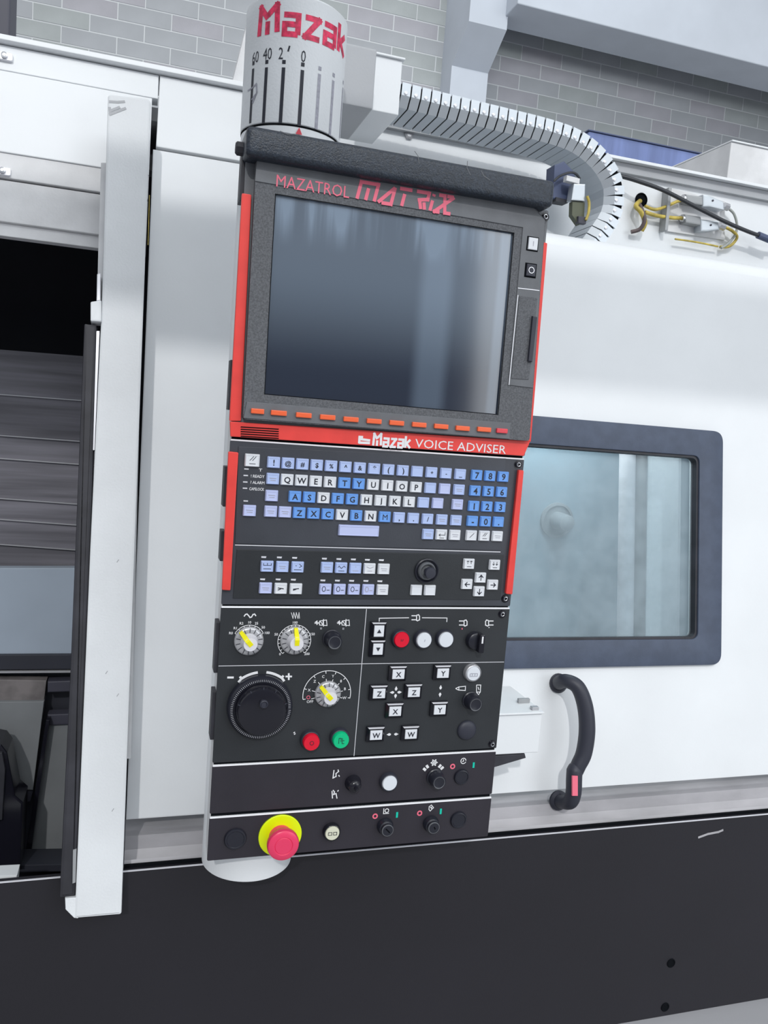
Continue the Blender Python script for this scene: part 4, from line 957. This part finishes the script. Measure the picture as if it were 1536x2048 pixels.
sym([[(587,1466),(590,1464)],[(588,1469),(591,1467)]],2)
button(800,1276.5,16.5,'btn_red','red tool release button',.009,[[(-.12,-.15),(-.12,.12)],[(.05,-.15),(.12,.12)]])
button(844.5,1277.5,16.5,'btn_white','left white round button under the bracket line',.009,[[(0,-.15),(.05,.15)]])
button(888,1276.5,16.5,'btn_white','right white round button under the bracket line',.009)
button(943,1344,16,'btn_white','white round button with a small keypad symbol',.008,[[(-.5,.05),(.5,.05),(.5,-.3),(-.5,-.3),(-.5,.05)],[(-.2,.05),(-.2,-.3)],[(.15,.05),(.15,-.3)]],collar='dull_steel')
button(776.5,1562,16.5,'btn_white','plain white round button on the upper switch plate',.008)
button(662.5,1661.5,15.5,'btn_cream','cream round button with two small squares',.0075,[[(-.55,-.18),(-.55,.2),(-.1,.2),(-.1,-.18),(-.55,-.18)],[(.12,-.18),(.12,.2),(.55,.2),(.55,-.18),(.12,-.18)]],collar='gloss_black')
# selector with a bar handle
c = P0.px(948,1280); R_ = 19*MPP
sl = part('selector_switch', lathe(P0, c, [(R_,0),(R_,.003),(R_*.9,.008),(R_*.7,.0095),(0,.0095)], 30), 'knob_black', 'black selector switch with a bar handle', smooth=True)
part('bar_handle', prism(P0, rnd(rect(c[0]+.0005,c[1]-R_*1.1,c[0]+.0085,c[1]+R_*.95),.0025), .003, .017, bevel=.0015), 'gloss_black', parent=sl)
part('handle_line', prism(P0, rect(c[0]+.0035,c[1]+.000,c[0]+.0058,c[1]+.0095), .0168, .0173), 'white_ink', parent=sl)
for px,py,r,lb in ((933,1460,19.5,'domed blank plug at the right of the dial plate'),):
    c = P0.px(px,py); R_ = r*MPP; part('blank_plug', lathe(P0, c, [(R_*1.08,0),(R_*1.08,.0015),(R_,.0030),(R_*.85,.0045),(R_*.5,.0056),(0,.006)], 32), 'soft_black', lb, smooth=True)
for px,py,r,lb in ((922.5,1553,15.5,'flat blank plug at the right of the upper switch plate'),(916.5,1639,17,'flat blank plug at the right of the lowest switch plate'),(470.5,1677,20,'flat blank plug at the left of the lowest switch plate')):
    c = P0.px(px,py); R_ = r*MPP; part('blank_plug', lathe(P0, c, [(R_*1.08,0),(R_*1.08,.0015),(R_*1.0,.0032),(R_*.86,.0036),(R_*.80,.0026),(0,.0026)], 32), 'knob_black', lb, smooth=True)
c = P0.px(705.5,1565); R_ = 14.5*MPP
tg = part('toggle_switch', lathe(P0, c, [(R_*1.15,0),(R_*1.15,.002),(R_,.004),(R_*.95,.010),(R_*.75,.0135),(R_*.4,.015),(0,.0153)], 30), 'gloss_black', 'glossy black toggle switch boot', smooth=True)
part('toggle_lever', lathe(P0, (c[0]+.0005,c[1]-.001), [(.0030,.014),(.0028,.018),(.0018,.0205),(0,.021)], 16), 'gloss_black', parent=tg, smooth=True)
for px,py,lb,sl_ in ((769.5,1651,'left key switch on the lowest plate',1),(861,1646,'right key switch on the lowest plate',0)):
    c = P0.px(px,py); R_ = 15.5*MPP
    kk = part('key_switch', lathe(P0, c, [(R_*1.1,0),(R_*1.1,.003),(R_*.98,.005),(R_*.95,.008),(R_*.80,.0095),(R_*.80,.013),(R_*.68,.0142),(0,.0142)], 30), 'knob_black', lb, smooth=True)
    d = .003; q = ribbons(P0, [[(c[0]-d,c[1]+d),(c[0]+d,c[1]-d)]] if sl_ else [[(c[0],c[1]+d*.6),(c[0]+d*.6,c[1]-d*.6)]], .0018, .0145); part('key_slot', q, 'black_void', parent=kk)
    part('lock_ring', lathe(P0, c, [(R_*.80,.0131),(R_*.76,.0142),(R_*.70,.0142)], 28, caps=False), 'bezel_grey', parent=kk)
# framed keys
def fkey(px, py, s=None, w_=.0245, h_=.0205, tri=0):
    c = P0.px(px,py,.004)
    bm = bmesh.new(); L = []
    for d, h in ((0,0),(0,.0035),(.0028,.0072),(.0034,.0060)):
        L.append([bm.verts.new(P0.w(c[0]+a,c[1]+b,h)) for a,b in ((-w_/2+d,-h_/2+d),(w_/2-d,-h_/2+d),(w_/2-d,h_/2-d),(-w_/2+d,h_/2-d))])
    for A,B in zip(L,L[1:]):
        for k in range(4): bm.faces.new((A[k],A[(k+1)%4],B[(k+1)%4],B[k]))
    bm.faces.new(L[0]); bm.faces.new(L[-1])
    k = part('framed_key', bm, 'gloss_black'); tp = (c[0], c[1])
    part('edge_highlight', prism(P0, [(c[0]-w_/2+.0008,c[1]+h_/2-.0004),(c[0]+w_/2-.0008,c[1]+h_/2-.0004),(c[0]+w_/2-.0026,c[1]+h_/2-.0022),(c[0]-w_/2+.0026,c[1]+h_/2-.0022)], .0030, .0062), 'alu_edge', parent=k)  # highlight on the frame's upper edge, put in as a bright strip
    part('key_face', prism(P0, crect(tp,w_-.0078,h_-.0076), .005, .0078, bevel=.0006), 'key_white', parent=k)
    if s: part('legend', text(P0, s, tp, .0070, .0081, bold=.02), 'black_ink', parent=k)
    if tri:
        q = bmesh.new(); q.faces.new([q.verts.new(P0.w(tp[0]+a*.0030,tp[1]+b*.0030*tri,.0081)) for a,b in ((-1,-.8),(1,-.8),(0,.9))]); part('legend', q, 'black_ink', parent=k)
for s,x,y in (('X',795.5,1347),('Y',884.5,1345),('Z',757,1385.5),('Z',826.5,1383),('X',789,1421),('Y',878,1418),('W',751,1468.5),('W',820.5,1466.5)): fkey(x,y,s)
fkey(756.8,1261,w_=.0212,h_=.0225,tri=1); fkey(754.6,1297,w_=.0212,h_=.0225,tri=-1)
# bracket line and symbols
sym([[(758.5,1246),(758.5,1236.5),(818,1235.5)]],1.6); sym([[(844,1235.5),(894,1236),(893.5,1244)]],1.6)
def chuck(x,y,f=1): sym([[(x-8*f,y-4),(x+2*f,y-4)],[(x-8*f,y+4),(x+2*f,y+4)],[(x+2*f,y-5),(x+6*f,y-6),(x+8*f,y-3),(x+8*f,y+4),(x+4*f,y+6),(x+2*f,y+5),(x+2*f,y-5)]],2)
chuck(831,1235.5); chuck(926,1246); chuck(979,1246,-1)
sym([[(924,1256),(924.5,1259)]],2,'pink_ink'); sym([[(977,1255),(979,1255)]],1.6)
def starline(x,y,dirs,r=12,w_=6):
    q = bmesh.new(); c = P0.px(x,y); k = MPP
    for dx,dy in dirs:
        nx, ny = -dy, dx
        q.faces.new([q.verts.new(P0.w(c[0]+k*(dx*a+nx*b), c[1]+k*(dy*a+ny*b), .0003)) for a,b in ((r,0),(r*.55,w_*.5),(3.5,1.2),(3.5,-1.2),(r*.55,-w_*.5))])
    part('arrow_symbol', q, 'white_ink')
starline(791.5,1384.5,[(1,0),(-1,0),(0,1),(0,-1)],13); starline(880.5,1382,[(0,1),(0,-1)],13); starline(785,1468.5,[(1,0),(-1,0)],13)
sym([[(918,1377),(917,1374),(931,1372.5),(930.5,1381),(917,1380),(918,1377)],[(911,1377),(917,1374)],[(911,1377),(917,1380)]],1.6)
sym([[(953,1370),(961.5,1370),(960.5,1384),(953,1384),(953,1370)],[(956,1374),(958,1380)],[(953,1384),(956.5,1389.5),(960.5,1384)]],1.6)
# upper switch plate marks
sym([[(668,1540),(667,1548),(666,1556),(672,1553),(672,1547),(677,1543),(676,1539)],[(677,1550),(679,1553)]],2)
sym([[(664,1582),(665,1597)],[(666,1580),(669,1584),(667,1589),(672,1587),(674,1597)],[(677,1580),(675,1583)]],2)
for x,y,a in ((849,1538.5,-40),(854.5,1533,-55),(879.5,1532,50),(884,1536,40)):
    c = P0.px(x,y); d = Vector((math.cos(math.radians(a)),math.sin(math.radians(a))))*.0026; part('range_mark', ribbons(P0, [[(c[0]-d.x,c[1]-d.y),(c[0]+d.x,c[1]+d.y)]], .0036, .0003), 'white_ink')
c = P0.px(868,1525); st6 = []
for k in range(12): a = math.radians(k*30); rr = .0046 if k%2==0 else .0026; st6.append((c[0]+rr*math.cos(a), c[1]+rr*math.sin(a)))
part('flower_symbol', ribbons(P0, [st6,circ(c,.0013,8)], .0012, .0003, closed=True), 'white_ink')
for x,y in ((905,1532.5),(750,1632),(839,1626)): part('ring_mark', ribbons(P0, [circ(P0.px(x,y),.0028,16)], .0018, .0003, closed=True), 'pink_ink')
for x,y in ((947,1530),(793.8,1629.5),(881.3,1622.5)):
    c = P0.px(x,y); part('bar_mark', prism(P0, crect(c,.0028,.0078), 0, .0006), 'green_ink')
c = P0.px(926.5,1521.5); part('clock_symbol', ribbons(P0, [circ(c,.0038,18),[(c[0],c[1]+.0024),(c[0],c[1]-.0004),(c[0]-.002,c[1]-.0004)]], .0011, .0003), 'white_ink')
c = P0.px(772.4,1621.5); part('pump_symbol', ribbons(P0, [circ((c[0]+.0008,c[1]+.0003),.0026,14)+[(c[0]+.0034,c[1]+.0003)],[(c[0]-.0038,c[1]+.004),(c[0]-.0038,c[1]-.0035),(c[0]+.004,c[1]-.0035)]], .0011, .0003), 'white_ink')
c = P0.px(862,1615.5); part('diamond_symbol', ribbons(P0, [[(c[0],c[1]+.0042),(c[0]+.0036,c[1]),(c[0]-.001,c[1]-.0045),(c[0]-.003,c[1]-.002),(c[0]-.003,c[1]+.002)],[(c[0]-.001,c[1]+.001),(c[0]+.001,c[1]-.001),(c[0]+.0005,c[1]+.001)]], .0011, .0003, closed=True), 'white_ink')
# emergency stop
c = P0.px(560,1670)
es = part('emergency_stop', lathe(P0, c, [(.0282,0),(.0282,.0018),(.0275,.0024),(.0150,.0024)], 56), 'estop_yellow', 'yellow disc with a red mushroom emergency stop', smooth=True)
part('stop_neck', lathe(P0, c, [(.0150,.0020),(.0142,.014),(.0155,.0155),(.0185,.0165)], 36), 'estop_red', parent=es, smooth=True)
mp_ = []
bm = lathe(P0, c, [(.0185,.0165),(.0202,.0185),(.0205,.0240),(.0196,.0268),(.0175,.0282),(.0120,.0286),(.0112,.0278),(.0104,.0286),(0,.0287)], 48)
part('mushroom_head', bm, 'estop_red', 'red mushroom head', parent=es, smooth=True)
q = bmesh.new()
for k in range(30):
    a = 2*math.pi*k/30; box_c = P0.w(c[0]+.0160*math.cos(a), c[1]+.0160*math.sin(a), .0145); bmesh.ops.create_cube(q, size=.0016, matrix=Matrix.Translation(box_c))
part('grip_teeth', q, 'estop_red', parent=es)
